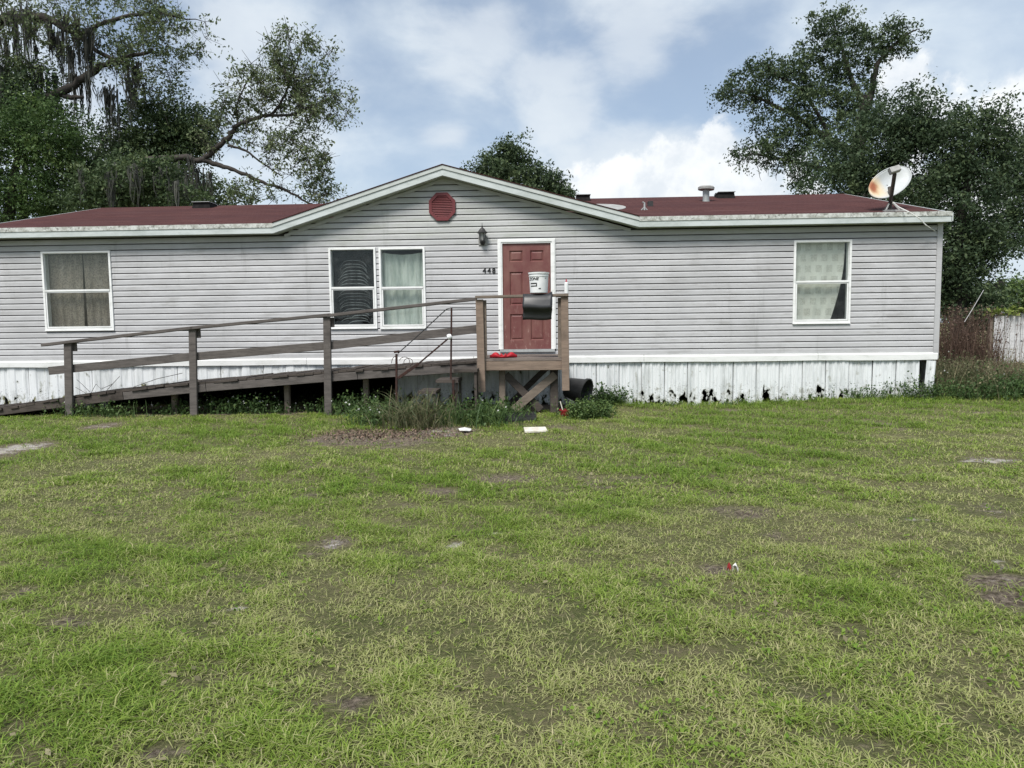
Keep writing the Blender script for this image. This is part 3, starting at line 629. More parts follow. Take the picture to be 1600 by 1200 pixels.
# deck line read off the photo edge
def deck_z(x_):
    pts = [(-10.6, 0.03), (-8.9, 0.17), (P(110, 629, -1.30).x, 0.34), (P(255, 603, -1.30).x, 0.515), (P(545, 583, -1.30).x, 0.74), (-0.7, 0.885)]
    for (xa, za), (xb, zb) in zip(pts, pts[1:]):
        if x_ <= xb: return za + (zb - za) * (x_ - xa) / (xb - xa)
    return pts[-1][1]
# skirting trim, slightly sagging lengths, and ribbed panels
xx = XL
while xx < XR - 0.06:
    xe = min(xx + 3.05, XR - 0.01); w = MB(); n = 10; vv = []
    s0, s1 = random.uniform(-0.006, 0.004), random.uniform(-0.012, 0.004)
    for i in range(n + 1):
        x_ = xx + (xe - 0.004 - xx) * i / n; d_ = s0 + (s1 - s0) * i / n - 0.010 * math.sin(math.pi * i / n) * random.uniform(0.5, 1.2)
        y_ = -0.036 - 0.006 * math.sin(i * 1.9)
        vv += [(x_, -0.001, 0.889), (x_, -0.030, 0.887), (x_, -0.034, 0.862), (x_, y_ - 0.006, 0.858 + d_ * 0.4), (x_, y_, 0.768 + d_), (x_, -0.012, 0.764 + d_)]
    w.add(vv, [(6 * i + k, 6 * i + 6 + k, 6 * i + 7 + k, 6 * i + 1 + k) for i in range(n) for k in range(5)])
    w.build('skirting_trim', 'trim_white', home); xx = xe
def panel_mesh(width, ribs, zlow=-0.05):
    w = MB(); prof = []
    for r in range(ribs):
        b = r * width / ribs; q = width / ribs
        prof += [(b + 0.0 * q, 0.0), (b + 0.08 * q, -0.013), (b + 0.36 * q, -0.013), (b + 0.42 * q, 0.0), (b + 0.70 * q, 0.002), (b + 0.75 * q, -0.007), (b + 0.86 * q, -0.007), (b + 0.90 * q, 0.001)]
    prof.append((width - 0.004, 0.006))
    nz = 6; vv = []
    for j in range(nz + 1):
        z_ = zlow + (0.775 - zlow) * j / nz
        vv += [(x_, y_, z_) for x_, y_ in prof]
    n = len(prof)
    w.add(vv, [(j * n + i, j * n + i + 1, (j + 1) * n + i + 1, (j + 1) * n + i) for j in range(nz) for i in range(n - 1)])
    me = bpy.data.meshes.new('skirting_panel'); me.from_pydata(w.v, [], w.f); me.materials.append(MATS['skirting']); return me
pm_r, pm_l = panel_mesh(0.405, 3), panel_mesh(0.405, 1)
xx = XL + 0.02; k = 0
while xx < XR - 0.36:
    dark_gap = -8.1 < xx < -2.9                            # lower part left out, a made-up opening to blacken the shade behind the ramp
    o = bpy.data.objects.new('skirting_panel', panel_mesh(0.405, 1, max(0.0, deck_z(xx) - 0.10)) if dark_gap else (pm_l if xx < -0.8 else pm_r)); COL.objects.link(o); o.parent = home
    o.location = (xx - XL, 0.012 + (0.004 if k % 2 else 0) + random.uniform(-0.004, 0.004), random.uniform(-0.012, 0.004)); o.rotation_euler = (random.uniform(-0.012, 0.012), random.uniform(-0.008, 0.008), 0); xx += 0.405; k += 1
o = bpy.data.objects.new('skirting_panel', panel_mesh(0.17, 1)); COL.objects.link(o); o.parent = home; o.location = (XR - 0.235 - XL, -0.02, -0.03); o.rotation_euler = (0, 0.06, 0)
tag(o, 'loose narrow skirting panel leaning at the corner')
MB().box(XL + 0.05, XL + 0.06, 0.02, 8.3, 0, 0.78).build('end_skirting', 'skirting', home); MB().box(XR - 0.06, XR - 0.05, 0.05, 8.3, 0, 0.78).build('end_skirting', 'skirting', home)
# house number
def text_mesh(ch, size, depth, bold=0.0, shear=0.0):
    cu = bpy.data.curves.new('txt', 'FONT'); cu.body = ch; cu.size = size; cu.extrude = depth; cu.offset = bold; cu.shear = shear; cu.align_x = 'CENTER'; cu.resolution_u = 3
    ob = bpy.data.objects.new('txt', cu); COL.objects.link(ob)
    bpy.context.view_layer.update()
    me = bpy.data.meshes.new_from_object(ob.evaluated_get(bpy.context.evaluated_depsgraph_get()))
    bpy.data.objects.remove(ob); bpy.data.curves.remove(cu); return me
for ch, px in (('4', 757.0), ('4', 764.3), ('8', 771.6)):
    c_ = P(px, 426.5, -0.02); me = text_mesh(ch, 0.125, 0.004, 0.0028); me.name = 'house_number'; me.materials.append(MATS['ink_black'])
    o = bpy.data.objects.new('house_number', me); COL.objects.link(o); o.parent = home; o.location = (c_.x - XL, -0.024, c_.z); o.rotation_euler = (math.pi / 2, 0, 0)

# ------------------------------------------------------------------ curtains and blind behind the panes
def cloth(name, mat, x0, x1, z0, z1, y, folds, amp, label, left=None, rightf=None, top_sag=0.0):
    nx_, nz_ = 60, 24; V = []
    for j in range(nz_ + 1):
        v = j / nz_
        xa = x0 if left is None else left(v); xb = x1 if rightf is None else rightf(v)
        for i in range(nx_ + 1):
            u = i / nx_
            a = amp * (0.6 + 0.4 * (1 - v)) * math.sin(u * folds * 6.283 + 1.2 * math.sin(v * 2.1 + u * 3)) + amp * 0.35 * math.sin(u * folds * 14.1 + v * 3)
            V.append((xa + (xb - xa) * u, y + a, z0 + (z1 - z0) * v - top_sag * v * math.sin(u * math.pi)))
    w = MB(); n = nx_ + 1
    w.add(V, [(j * n + i, j * n + i + 1, (j + 1) * n + i + 1, (j + 1) * n + i) for j in range(nz_) for i in range(nx_)])
    o = w.build(name, mat, None, ((x0 + x1) / 2, y, z0), smooth=True); tag(o, label, 'curtain'); return o
x0, x1, z0, z1 = WIN[0]; mid = (x0 + x1) / 2 + 0.03
cloth('curtain', 'curtain_lace', x0 - 0.05, mid - 0.02, z0 - 0.03, z1 - 0.03, 0.130, 4, 0.014, 'brown lace curtain, left half of the far left window', rightf=lambda v: mid - 0.035 + 0.033 * v)
cloth('curtain', 'curtain_lace', mid, x1 + 0.03, z0 - 0.03, z1 - 0.03, 0.130, 4, 0.014, 'brown lace curtain, right half of the far left window', left=lambda v: mid + 0.02 - 0.02 * v)
x0, x1, z0, z1 = WIN[2]
cloth('curtain', 'curtain_sheet', x0 - 0.03, x1 + 0.03, z0 - 0.03, z1 - 0.05, 0.128, 5, 0.020, 'pale green sheet hung as a curtain in the window left of the door', top_sag=0.05)
x0, x1, z0, z1 = WIN[3]
cloth('curtain', 'curtain_squares', x0 - 0.05, x1 + 0.02, z0 - 0.03, z1 + 0.02, 0.118, 3, 0.010, 'cream curtain with square pattern pulled aside in the right window', rightf=lambda v: x0 + (x1 - x0) * (0.70 + 0.25 * math.sin(min(1.0, v * 1.15) * 1.5708)))
x0, x1, z0, z1 = WIN[1]
bl = thing('window_blind', ((x0 + x1) / 2, 0.16, z0), 'bent dark slat blind in the window left of the sheet curtain', 'blind')
MB().box(x0 - 0.03, x1 + 0.03, 0.20, 0.21, z0, z1).build('backing_cloth', 'blind_backing', bl)
nsl = 21
for i in range(nsl):
    f = i / nsl; z_ = z0 + 0.05 + f * (z1 - z0 - 0.20); w = MB(); vv = []; n = 14
    wd = 0.30 - 0.03 * math.sin(f * 9) ; cx_ = (x0 + x1) / 2 - 0.01 + 0.012 * math.sin(f * 7)
    dr_ = 0.13 * (0.35 + 0.65 * min(1.0, f * 1.6)) * random.uniform(0.75, 1.2); tilt = random.uniform(-0.010, 0.010); cx_ += random.uniform(-0.015, 0.015); wd *= random.uniform(0.86, 1.04); z_ += random.uniform(-0.012, 0.012)
    if f < 0.3 and random.random() < 0.35: wd *= 0.72; cx_ += 0.06
    for q in range(n + 1):
        u = q / n * 2 - 1; zz = z_ - dr_ * abs(u) ** 4 + tilt * u
        vv += [(cx_ + u * wd, 0.112, zz - 0.010), (cx_ + u * wd, 0.122, zz + 0.003), (cx_ + u * wd, 0.134, zz + 0.006)]
    w.add(vv, [(3 * q + k_, 3 * q + 3 + k_, 3 * q + 4 + k_, 3 * q + 1 + k_) for q in range(n) for k_ in range(2)]); w.build('slat', 'blind_slat', bl)

# ------------------------------------------------------------------ wall lantern
lc = P(754.5, 377, 0); lx, lz = lc.x, lc.z
lt = thing('wall_lantern', (lx, -0.02, lz), 'black carriage lantern on the siding beside the door', 'lamp')
MB().box(lx - 0.075, lx + 0.085, -0.034, -0.02, lz - 0.07, lz + 0.08).build('mounting_block', 'dish_grey', lt)
MB().lathe((lx, -0.06, lz - 0.03), [(0.0, -0.055), (0.03, -0.04), (0.05, 0.0), (0.05, 0.03), (0.02, 0.035)], 16).build('base_cup', 'black_metal', lt)
MB().tube([(lx, -0.03, lz - 0.02), (lx, -0.075, lz - 0.05), (lx, -0.12, lz + 0.005)], 0.012).build('bracket_arm', 'black_metal', lt)
lg = MB().lathe((lx, -0.12, lz), [(0.035, 0.0), (0.058, 0.14)], 6).build('glass_body', 'lantern_glass', lt)
for k in range(6):
    a_ = k * math.pi / 3; MB().tube([(lx + 0.038 * math.cos(a_), -0.12 + 0.038 * math.sin(a_), lz), (lx + 0.062 * math.cos(a_), -0.12 + 0.062 * math.sin(a_), lz + 0.14)], 0.006, 4).build('cage_bar', 'black_metal', lt)
MB().lathe((lx, -0.12, lz - 0.03), [(0.012, 0), (0.042, 0.02), (0.042, 0.03)], 8).build('cage_base', 'black_metal', lt)
MB().lathe((lx, -0.12, lz + 0.14), [(0.092, -0.012), (0.092, 0.0), (0.062, 0.03), (0.042, 0.062), (0.018, 0.082), (0.012, 0.09), (0.016, 0.105), (0.006, 0.12), (0.003, 0.17)], 12).build('lamp_roof', 'black_metal', lt)

# ------------------------------------------------------------------ satellite dish
db = P(1391, 329, 0.25); DY = 0.25; bz = roof_z(DY)
dish = thing('satellite_dish', (db.x, DY, bz), 'white oval satellite dish with a rust patch on the roof', 'satellite dish')
top = P(1396, 290, 0.12)
MB().tube([(db.x, DY, bz - 0.02), (db.x, DY, bz + 0.28), (db.x + 0.0, DY + 0.06, bz + 0.42)], 0.030, 8).build('mast', 'dish_mast', dish)
for (dx_, dy_) in ((-0.13, -0.10), (0.15, -0.06), (0.02, 0.25)):
    MB().tube([(db.x, DY, bz + 0.17), (db.x + dx_, DY + dy_, roof_z(DY + dy_) + 0.0)], 0.014, 6).build('strut', 'dish_grey', dish)
MB().box(db.x - 0.16, db.x + 0.20, DY - 0.13, DY - 0.06, roof_z(DY - 0.1) - 0.02, roof_z(DY - 0.06) + 0.015).build('foot_plate', 'dish_grey', dish)
dc = P(1389, 287, 0.42); ax = Vector((0.10, -0.86, 0.50)).normalized()          # dish looks up over the camera
ux = Vector((0.80, 0.0, 0.72)); ux = (ux - ax * ux.dot(ax)).normalized(); uy = ax.cross(ux)
if uy.z < 0: uy = -uy
w = MB(); rings, seg = 8, 40; vv = []
for side, off in ((0, 0.0), (1, -0.015)):
    for r in range(rings + 1):
        rr = max(r / rings, 0.02)
        for k in range(seg):
            a_ = 2 * math.pi * k / seg
            vv.append(dc + ux * (0.52 * rr * math.cos(a_)) + uy * (0.245 * rr * math.sin(a_)) + ax * (0.10 * rr * rr + off - 0.05))
q = (rings + 1) * seg
fs = [(s_ * q + r * seg + k, s_ * q + r * seg + (k + 1) % seg, s_ * q + (r + 1) * seg + (k + 1) % seg, s_ * q + (r + 1) * seg + k) for s_ in (0, 1) for r in range(rings) for k in range(seg)]
fs += [(rings * seg + k, rings * seg + (k + 1) % seg, q + rings * seg + (k + 1) % seg, q + rings * seg + k) for k in range(seg)] + [tuple(range(seg))]
w.add(vv, fs); w.build('reflector', 'dish_white', dish, smooth=True)
w = MB(); w.tube([dc + ux * 0.522 * math.cos(a_) + uy * 0.247 * math.sin(a_) + ax * 0.045 for a_ in np.linspace(0, 2 * math.pi, 41)], 0.010, 5); w.build('rim', 'dish_white', dish)
fa = P(1396, 331, -0.02); fb = P(1398, 271, -0.42)
MB().beam((db.x + 0.01, DY + 0.04, bz + 0.10), fb, 0.045, 0.055, (0, 1, 0.2)).build('feed_arm', 'dish_mast', dish)
MB().beam(P(1390, 268, -0.43), P(1405, 263, -0.43), 0.10, 0.10, (0, 0.3, 1)).build('receiver_block', 'dish_grey', dish)
cb = MB(); cb.tube([(db.x + 0.02, DY - 0.05, bz + 0.14), P(1405, 324, -0.2), P(1420, 331, -0.42), P(1436, 341, -0.42), P(1447, 352, -0.40), P(1456, 358, -0.10), P(1461, 361, -0.04)], 0.009, 5)
cb.build('cable', 'cable_white', dish)

# ------------------------------------------------------------------ wheelchair ramp
YF = -1.30                                                  # front plane of the ramp posts
ramp = thing('wheelchair_ramp', (P(302, 648, YF).x, YF, 0), 'weathered grey wooden ramp with two rails climbing to the door', 'ramp')
def zat(px, py, Y=YF): return P(px, py, Y)
for (px, pt, pb, hw) in ((107.5, 534, 654, 6.3), (302, 513, 649, 5.9), (512, 496, 646, 5.8)):
    a, b = zat(px + 1, pb), zat(px - 1, pt)
    wd = 2 * hw / S(YF)
    p_ = MB().beam((a.x, YF, -0.12), (b.x, YF, b.z), wd, 0.05, (0, 1, 0)).build('post', 'wood_grey', ramp)
    MB().beam((b.x + wd * 0.45, YF + 0.055, b.z - 0.16), (b.x + wd * 0.45, YF + 0.055, b.z - 0.002), 0.09, 0.04, (0, 1, 0)).build('cleat', 'wood_grey', ramp)
def rail_pts(lst, Y): return [P(x_, y_, Y) for x_, y_ in lst]
for a, b in (((68, 539), (303, 512)), ((300, 512.5), (516, 492)), ((514, 493), (745, 467))):
    pa_, pb_ = P(*a, YF), P(*b, YF); MB().beam(pa_, pb_, 0.13, 0.05).build('top_rail', 'wood_grey', ramp)
for a, b in (((77, 579.5), (302, 557)), ((300, 557.5), (513, 540)), ((511, 540.5), (746, 514))):
    pa_, pb_ = P(*a, YF + 0.05), P(*b, YF + 0.05); MB().beam(pa_, pb_, 0.04, 0.135).build('middle_rail', 'wood_grey', ramp)
xe = -0.74; x_ = -10.5; bm_ = None; k = 0
while x_ < xe - 0.1:
    wv = 0.14; s_ = (deck_z(x_ + wv) - deck_z(x_)) / wv; jz = random.uniform(-0.006, 0.008)
    z_ = deck_z(x_) + jz; w = MB(); y0_, y1_ = YF + 0.03 + random.uniform(-0.03, 0.015), -0.07
    w.add([(x_, y0_, z_ - 0.036), (x_ + wv - 0.006, y0_, z_ - 0.036 + s_ * wv), (x_ + wv - 0.006, y1_, z_ - 0.036 + s_ * wv), (x_, y1_, z_ - 0.036), (x_, y0_, z_), (x_ + wv - 0.006, y0_, z_ + s_ * wv), (x_ + wv - 0.006, y1_, z_ + s_ * wv), (x_, y1_, z_)],
          [(0, 3, 2, 1), (4, 5, 6, 7), (0, 1, 5, 4), (1, 2, 6, 5), (2, 3, 7, 6), (3, 0, 4, 7)])
    w.build('deck_board', 'wood_dark', ramp); x_ += wv; k += 1
for (xa, xb) in ((-10.5, P(107, 600, YF).x + 0.9), (P(107, 600, YF).x + 0.9, -5.6), (-5.6, -3.05), (-3.05, -0.82)):
    for y_ in (YF + 0.055, -0.15):
        MB().beam((xa + 0.005, y_, deck_z(xa) - 0.105), (xb - 0.005, y_, deck_z(xb) - 0.105), 0.04, 0.13).build('stringer', 'wood_dark' if xa < -9 else 'wood_grey', ramp)
for px, pw in ((274, 10), (450, 9), (573, 10)):
    b_ = P(px, 640, YF + 0.35); MB().beam((b_.x, YF + 0.35, -0.1), (b_.x, YF + 0.35, deck_z(b_.x) - 0.05), 0.09, 0.09, (0, 1, 0)).build('support_leg', 'wood_post', ramp)

# ------------------------------------------------------------------ porch landing
YL = -1.62
lpx = P(750, 560, YL).x; rpx = P(882.5, 560, YL).x; DZ = 0.915
land = thing('porch_landing', ((lpx + rpx) / 2, YL, 0), 'brown wooden porch landing with crossed braces in front of the red door', 'porch')
nb = 11; yy = np.linspace(YL + 0.03, -0.075, nb + 1)
for i in range(nb):
    MB().box(lpx - 0.05 + random.uniform(-0.01, 0.01), rpx + 0.02 + random.uniform(-0.01, 0.01), yy[i], yy[i + 1] - 0.006, DZ - 0.038, DZ + random.uniform(-0.004, 0.004)).build('deck_board', 'wood_deck', land)
MB().beam((lpx + 0.05, YL + 0.055, DZ - 0.115), (rpx - 0.04, YL + 0.055, DZ - 0.115), 0.04, 0.15).build('rim_board', 'wood_brown', land)
MB().beam((lpx - 0.04, YL + 0.08, DZ - 0.115), (lpx - 0.04, -0.09, DZ - 0.115), 0.04, 0.15).build('side_joist', 'wood_post', land)
MB().beam((rpx + 0.0, YL + 0.08, DZ - 0.115), (rpx + 0.0, -0.09, DZ - 0.115), 0.04, 0.15).build('side_joist', 'wood_post', land)
for f in (0.33, 0.66): MB().beam((lpx + (rpx - lpx) * f, YL + 0.08, DZ - 0.11), (lpx + (rpx - lpx) * f, -0.09, DZ - 0.11), 0.04, 0.13).build('joist', 'wood_dark', land)
for (pa_, pb_) in (((749, 468), (753, 612)), ((882, 464), (884, 610))):
    a, b = P(*pa_, YL), P(*pb_, YL); MB().beam(b, a, 0.118, 0.05, (0, 1, 0)).build('rail_post', 'wood_brown', land)
    MB().beam((a.x + (0.075 if pa_[0] < 800 else -0.075), YL + 0.055, DZ + 0.005), (a.x + (0.075 if pa_[0] < 800 else -0.075), YL + 0.055, a.z - 0.01), 0.06, 0.05, (0, 1, 0)).build('rail_post', 'wood_post', land)
a, b = P(743, 464.5, YL), P(888, 461, YL); MB().beam(a, b, 0.14, 0.042).build('hand_rail', 'wood_post', land)
for px, y_, mt in ((785, YL + 0.28, 'wood_post'), (866, YL + 0.30, 'wood_dark')):
    q = P(px, 620, y_); MB().beam((q.x, y_, -0.1), (q.x, y_, DZ - 0.04), 0.10 if px < 800 else 0.13, 0.09, (0, 1, 0)).build('support_post', mt, land)
MB().beam(P(803, 640, YL + 0.22), P(868, 585, YL + 0.22), 0.04, 0.13, (0, 0.0, 1)).build('cross_brace', 'wood_post', land)
MB().beam(P(845, 640, YL + 0.27), P(790, 585, YL + 0.27), 0.04, 0.12, (0, 0.0, 1)).build('cross_brace', 'wood_dark', land)
MB().beam((P(795, 575, -0.4).x, -0.3, 0.05), (P(866, 575, -0.4).x, -0.3, DZ - 0.1), 0.04, 0.1, (0, 0, 1)).build('cross_brace', 'wood_dark', land)
# old wooden steps beside the landing
stp = thing('wooden_steps', (P(690, 640, -1.75).x, -1.75, 0), 'old dark wooden steps overgrown with weeds beside the ramp', 'steps')
for (xa, xb, py, d0, d1) in ((709, 746, 577, -1.95, -1.42), (682, 717, 593, -2.0, -1.45), (655, 683, 610, -2.05, -1.48)):
    a, b = P(xa, py, -1.9), P(xb, py, -1.9); MB().box(a.x, b.x, d0, d1, a.z - 0.045, a.z).build('tread', 'wood_dark', stp)
    MB().box(b.x - 0.05, b.x - 0.012, d1 - 0.06, d1 - 0.01, -0.05, a.z - 0.046).build('step_leg', 'wood_dark', stp)
    MB().box(b.x - 0.05, b.x - 0.012, d0 + 0.03, d0 + 0.08, -0.05, a.z - 0.046).build('step_leg', 'wood_dark', stp)
# rusty handrail
hr = thing('metal_handrail', (P(620, 657, -2.08).x, -2.08, 0), 'rusty bent iron stair handrail with a white clamp, left of the porch', 'handrail')
YH = -2.08
a, b = P(619.5, 553, YH), P(619.5, 660, YH); MB().beam((b.x, YH, -0.08), a, 0.032, 0.032, (0, 1, 0)).build('post', 'rusty_iron', hr)
a, b = P(705.5, 481, YH), P(704.5, 593, YH); MB().beam(b, a, 0.026, 0.026, (0, 1, 0)).build('post', 'rusty_iron', hr)
b2 = P(709, 640, YH); MB().beam((b2.x, YH, -0.08), (b2.x, YH, b.z), 0.036, 0.036, (0, 1, 0)).build('post', 'rusty_iron', hr)
MB().beam(P(622, 591, YH), P(653, 569, YH), 0.03, 0.045).beam(P(652, 570, YH), P(704, 526, YH), 0.022, 0.024).build('lower_bar', 'rusty_iron', hr)
MB().tube([P(622, 552, YH), P(640, 536, YH), P(660, 518, YH), P(690, 490, YH), P(698, 483, YH), P(704, 481, YH), P(742, 481, YH + 0.3)], 0.008, 6).build('top_wire', 'black_metal', hr)
MB().beam(P(616, 550, YH), P(624, 549, YH), 0.05, 0.035).build('post_cap', 'rusty_iron', hr)
for (cx_, cy_, rr_, s_, e_) in ((625, 566, 13, 1.7, 3.3), (632, 565, 8, -0.2, 2.9), (638, 566, 7, -1.2, 3.4)):
    MB().tube([P(cx_ + rr_ * math.cos(q), cy_ - rr_ * 0.9 * math.sin(q), YH) for q in np.linspace(s_, e_, 12)], 0.005, 5).build('scroll', 'rusty_iron', hr)
c_ = P(702.5, 526, YH - 0.02); MB().lathe(c_, [(0.02, -0.035), (0.04, -0.03), (0.045, 0.0), (0.03, 0.03), (0.012, 0.035)], 12, Matrix.Rotation(1.2, 3, 'Y')).build('clamp', 'white_plastic', hr)

# ------------------------------------------------------------------ things on the porch
# black sheet over the rail
a, b = P(817, 464, YL), P(863, 461, YL); rz = (a.z + b.z) / 2 + 0.024
w = MB(); prof = [(0.34, -0.22), (0.30, -0.10), (0.13, -0.02), (0.075, 0.006), (0.0, 0.012), (-0.07, 0.006), (-0.115, -0.03), (-0.145, -0.09), (-0.165, -0.16), (-0.175, -0.20), (-0.165, -0.235), (-0.115, -0.262), (-0.10, -0.30), (-0.095, -0.36), (-0.092, -0.405)]
vv = []; n = 14
for i in range(n + 1):
    u = i / n; x_ = a.x + (b.x - a.x) * u
    for k, (y_, z_) in enumerate(prof):
        sag = 0.03 * math.sin(u * 3.1) * (1 if 5 < k < 11 else 0.2) ; lift = 0.03 * max(0, u - 0.85) / 0.15 if 2 < k < 6 else 0
        vv.append((x_ + 0.006 * math.sin(k * 1.3) - (0.0 if u < 0.9 else 0.004 * k * 0.2), YL + y_ - sag * 0.5, rz + z_ + lift + 0.012 * math.sin(u * 5 + 1) * (k > 6) + (0.02 * u if k > 8 else 0)))
m_ = len(prof); w.add(vv, [(i * m_ + k, i * m_ + k + 1, (i + 1) * m_ + k + 1, (i + 1) * m_ + k) for i in range(n) for k in range(m_ - 1)])
sheet = w.build('rubber_sheet', 'black_rubber', None, ((a.x + b.x) / 2, YL, rz), smooth=True); tag(sheet, 'black rubber sheet draped over the porch rail under the bucket', 'sheet')
so2 = sheet.modifiers.new('thick', 'SOLIDIFY'); so2.thickness = 0.006
bc = P(842, 459, YL); bx_, by_, bz_ = bc.x, YL, rz + 0.019
bk = thing('paint_bucket', (bx_, by_, bz_), 'white plastic bucket with black lettering standing on the porch rail', 'bucket')
MB().lathe((bx_, by_, bz_), [(0.02, 0.004), (0.132, 0.0), (0.136, 0.008), (0.150, 0.255), (0.157, 0.257), (0.157, 0.272), (0.152, 0.274), (0.153, 0.292), (0.164, 0.294), (0.166, 0.318), (0.150, 0.320), (0.147, 0.312), (0.132, 0.02), (0.02, 0.014)], 36).build('pail', 'white_plastic', bk, smooth=False)
MB().tube([(bx_ + 0.160 , by_ - 0.01, bz_ + 0.285), (bx_ + 0.180, by_ - 0.05, bz_ + 0.20), (bx_ + 0.176, by_ - 0.09, bz_ + 0.09), (bx_ + 0.165, by_ - 0.12, bz_ + 0.03)], 0.004, 5).build('handle', 'black_metal', bk)
def on_bucket(me, ang, z_, name):
    """bend flat lettering round the pail"""
    for v in me.vertices:
        x_, zz, d_ = v.co.x, v.co.y, v.co.z
        r_ = 0.1372 + 0.056 * (z_ + zz) + 0.0012 + max(0, d_) * 0.2; q = ang + x_ / 0.145
        v.co = (r_ * math.sin(q), -r_ * math.cos(q), z_ + zz)
    me.materials.append(MATS['ink_black']); o = bpy.data.objects.new(name, me); COL.objects.link(o); o.parent = bk; return o
on_bucket(text_mesh('ZONE', 0.062, 0.001, 0.002, 0.25), -0.62, 0.195, 'lettering')
def patch(x0, x1, z0, z1):
    n = 8; me = bpy.data.meshes.new('label_band'); vs_ = []
    for i in range(n + 1): vs_ += [(x0 + (x1 - x0) * i / n, z0, 0.001), (x0 + (x1 - x0) * i / n, z1, 0.001)]
    me.from_pydata(vs_, [], [(2 * i, 2 * i + 2, 2 * i + 3, 2 * i + 1) for i in range(n)]); return me
on_bucket(patch(-0.06, 0.06, 0.028, 0.045), -0.6, 0.11, 'label_band'); on_bucket(patch(-0.06, 0.06, -0.012, 0.004), -0.6, 0.11, 'label_band'); on_bucket(patch(0.045, 0.06, 0.0041, 0.0279), -0.6, 0.11, 'label_band')
on_bucket(patch(-0.018, 0.018, -0.008, 0.008), 0.10, 0.065, 'label_band'); on_bucket(patch(-0.01, 0.012, -0.004, 0.004), 0.75, 0.225, 'label_band')
# caulk bottle on the right post
q = P(885, 459, YL); rzz = P(885, 461, YL).z + 0.023
bt = thing('caulk_bottle', (q.x, YL, rzz), 'slim white bottle with a red tip on the right end of the porch rail', 'bottle')
MB().lathe((q.x, YL, rzz), [(0.03, 0.0), (0.033, 0.004), (0.033, 0.155), (0.030, 0.168), (0.012, 0.178)], 18).build('bottle_body', 'white_plastic', bt)
MB().lathe((q.x, YL, rzz + 0.177), [(0.014, 0), (0.013, 0.02), (0.006, 0.045)], 12).build('bottle_cap', 'pink_cap', bt)
# red foam clogs
def clog(name, c_, rz_, label):
    w = MB(); L, Wd = 0.27, 0.105; nu, nv = 16, 14; vv = []
    for i in range(nu + 1):
        u = i / nu; wd = Wd * 0.5 * (0.72 + 0.40 * math.sin(min(1, u * 1.05) * math.pi * 0.85)) * (math.sin(math.pi * min(1, max(0.0, (u * 0.94 + 0.03)))) ** 0.35)
        hh = 0.035 + 0.055 * math.exp(-((u - 0.66) / 0.24) ** 2) + 0.040 * math.exp(-((u - 0.02) / 0.10) ** 2)
        for k in range(nv):
            a_ = 2 * math.pi * k / nv; y_ = wd * math.cos(a_); z_ = hh * 0.5 + hh * 0.5 * math.copysign(abs(math.sin(a_)) ** 0.6, math.sin(a_))
            if 0.08 < u < 0.48 and math.sin(a_) > 0.5: z_ -= hh * 0.42                     # foot opening
            vv.append((u * L - L / 2, y_, z_))
    vv = [Vector((x_ * math.cos(rz_) - y_ * math.sin(rz_) + c_[0], x_ * math.sin(rz_) + y_ * math.cos(rz_) + c_[1], z_ + c_[2])) for x_, y_, z_ in vv]
    w.add(vv, [(i * nv + k, i * nv + (k + 1) % nv, (i + 1) * nv + (k + 1) % nv, (i + 1) * nv + k) for i in range(nu) for k in range(nv)] + [tuple(range(nv - 1, -1, -1)), tuple(range(nu * nv, nu * nv + nv))])
    tag(w.build(name, 'red_foam', None, c_, smooth=True), label, 'shoe')
p_ = P(778.5, 552, YL + 0.22); clog('foam_clog', (p_.x, YL + 0.18, DZ + 0.005), 2.9, 'red foam clog lying on the porch floor, the left of the pair')
p_ = P(793, 552, YL + 0.22); clog('foam_clog', (p_.x + 0.02, YL + 0.22, DZ + 0.005), 0.35, 'red foam clog lying on the porch floor, the right of the pair')

# ------------------------------------------------------------------ things on the ground
def ground_z(x_, y_): return float(hgt(np.array([x_]), np.array([y_]))[0])
q = P(905, 605, -0.42); ax_ = Vector((1.0, -0.55, -0.25)).normalized()
M_ = ax_.to_track_quat('Z', 'Y').to_matrix(); base = Vector((q.x - 0.20, -0.30, 0.30))
pot = MB().lathe(base, [(0.13, 0.0), (0.17, 0.002), (0.225, 0.33), (0.243, 0.332), (0.250, 0.38), (0.230, 0.382), (0.212, 0.33), (0.16, 0.02), (0.02, 0.016)], 30, M_).build('plant_pot', 'black_plastic', None, (base.x, base.y, 0))
tag(pot, 'black plastic plant pot tipped over against the white skirting', 'pot')
mn = min(v.co.z for v in pot.data.vertices); pot.location.z -= mn + 0.0 - ground_z(base.x, base.y) - 0.02
q = G(883, 652); rp = thing('red_pot', (q.x, q.y, ground_z(q.x, q.y)), 'small red plastic pot with a pale stick in the weeds below the porch', 'pot')
MB().lathe((q.x, q.y, 0.0), [(0.055, 0.0), (0.06, 0.003), (0.085, 0.10), (0.092, 0.102), (0.092, 0.125), (0.080, 0.124), (0.075, 0.10), (0.05, 0.02), (0.01, 0.02)], 18).build('pot_body', 'red_plastic', rp)
MB().tube([(q.x - 0.02, q.y, 0.05), (q.x - 0.075, q.y + 0.02, 0.25)], 0.009, 5).build('stick', 'foam_white', rp)
q = G(838, 676); bd = MB(); a_ = 0.12
pts = [(-0.15, -0.11), (0.15, -0.05), (0.12, 0.10), (-0.17, 0.06)]
bd.add([(q.x + x_, q.y + y_, ground_z(q.x, q.y) + z_ + 0.03 * (y_ > 0)) for z_ in (0.012, 0.034) for x_, y_ in pts], [(3, 2, 1, 0), (4, 5, 6, 7), (0, 1, 5, 4), (1, 2, 6, 5), (2, 3, 7, 6), (3, 0, 4, 7)])
tag(bd.build('foam_board', 'foam_white', None, (q.x, q.y, 0)), 'flat cream foam board lying in the grass before the porch', 'board')
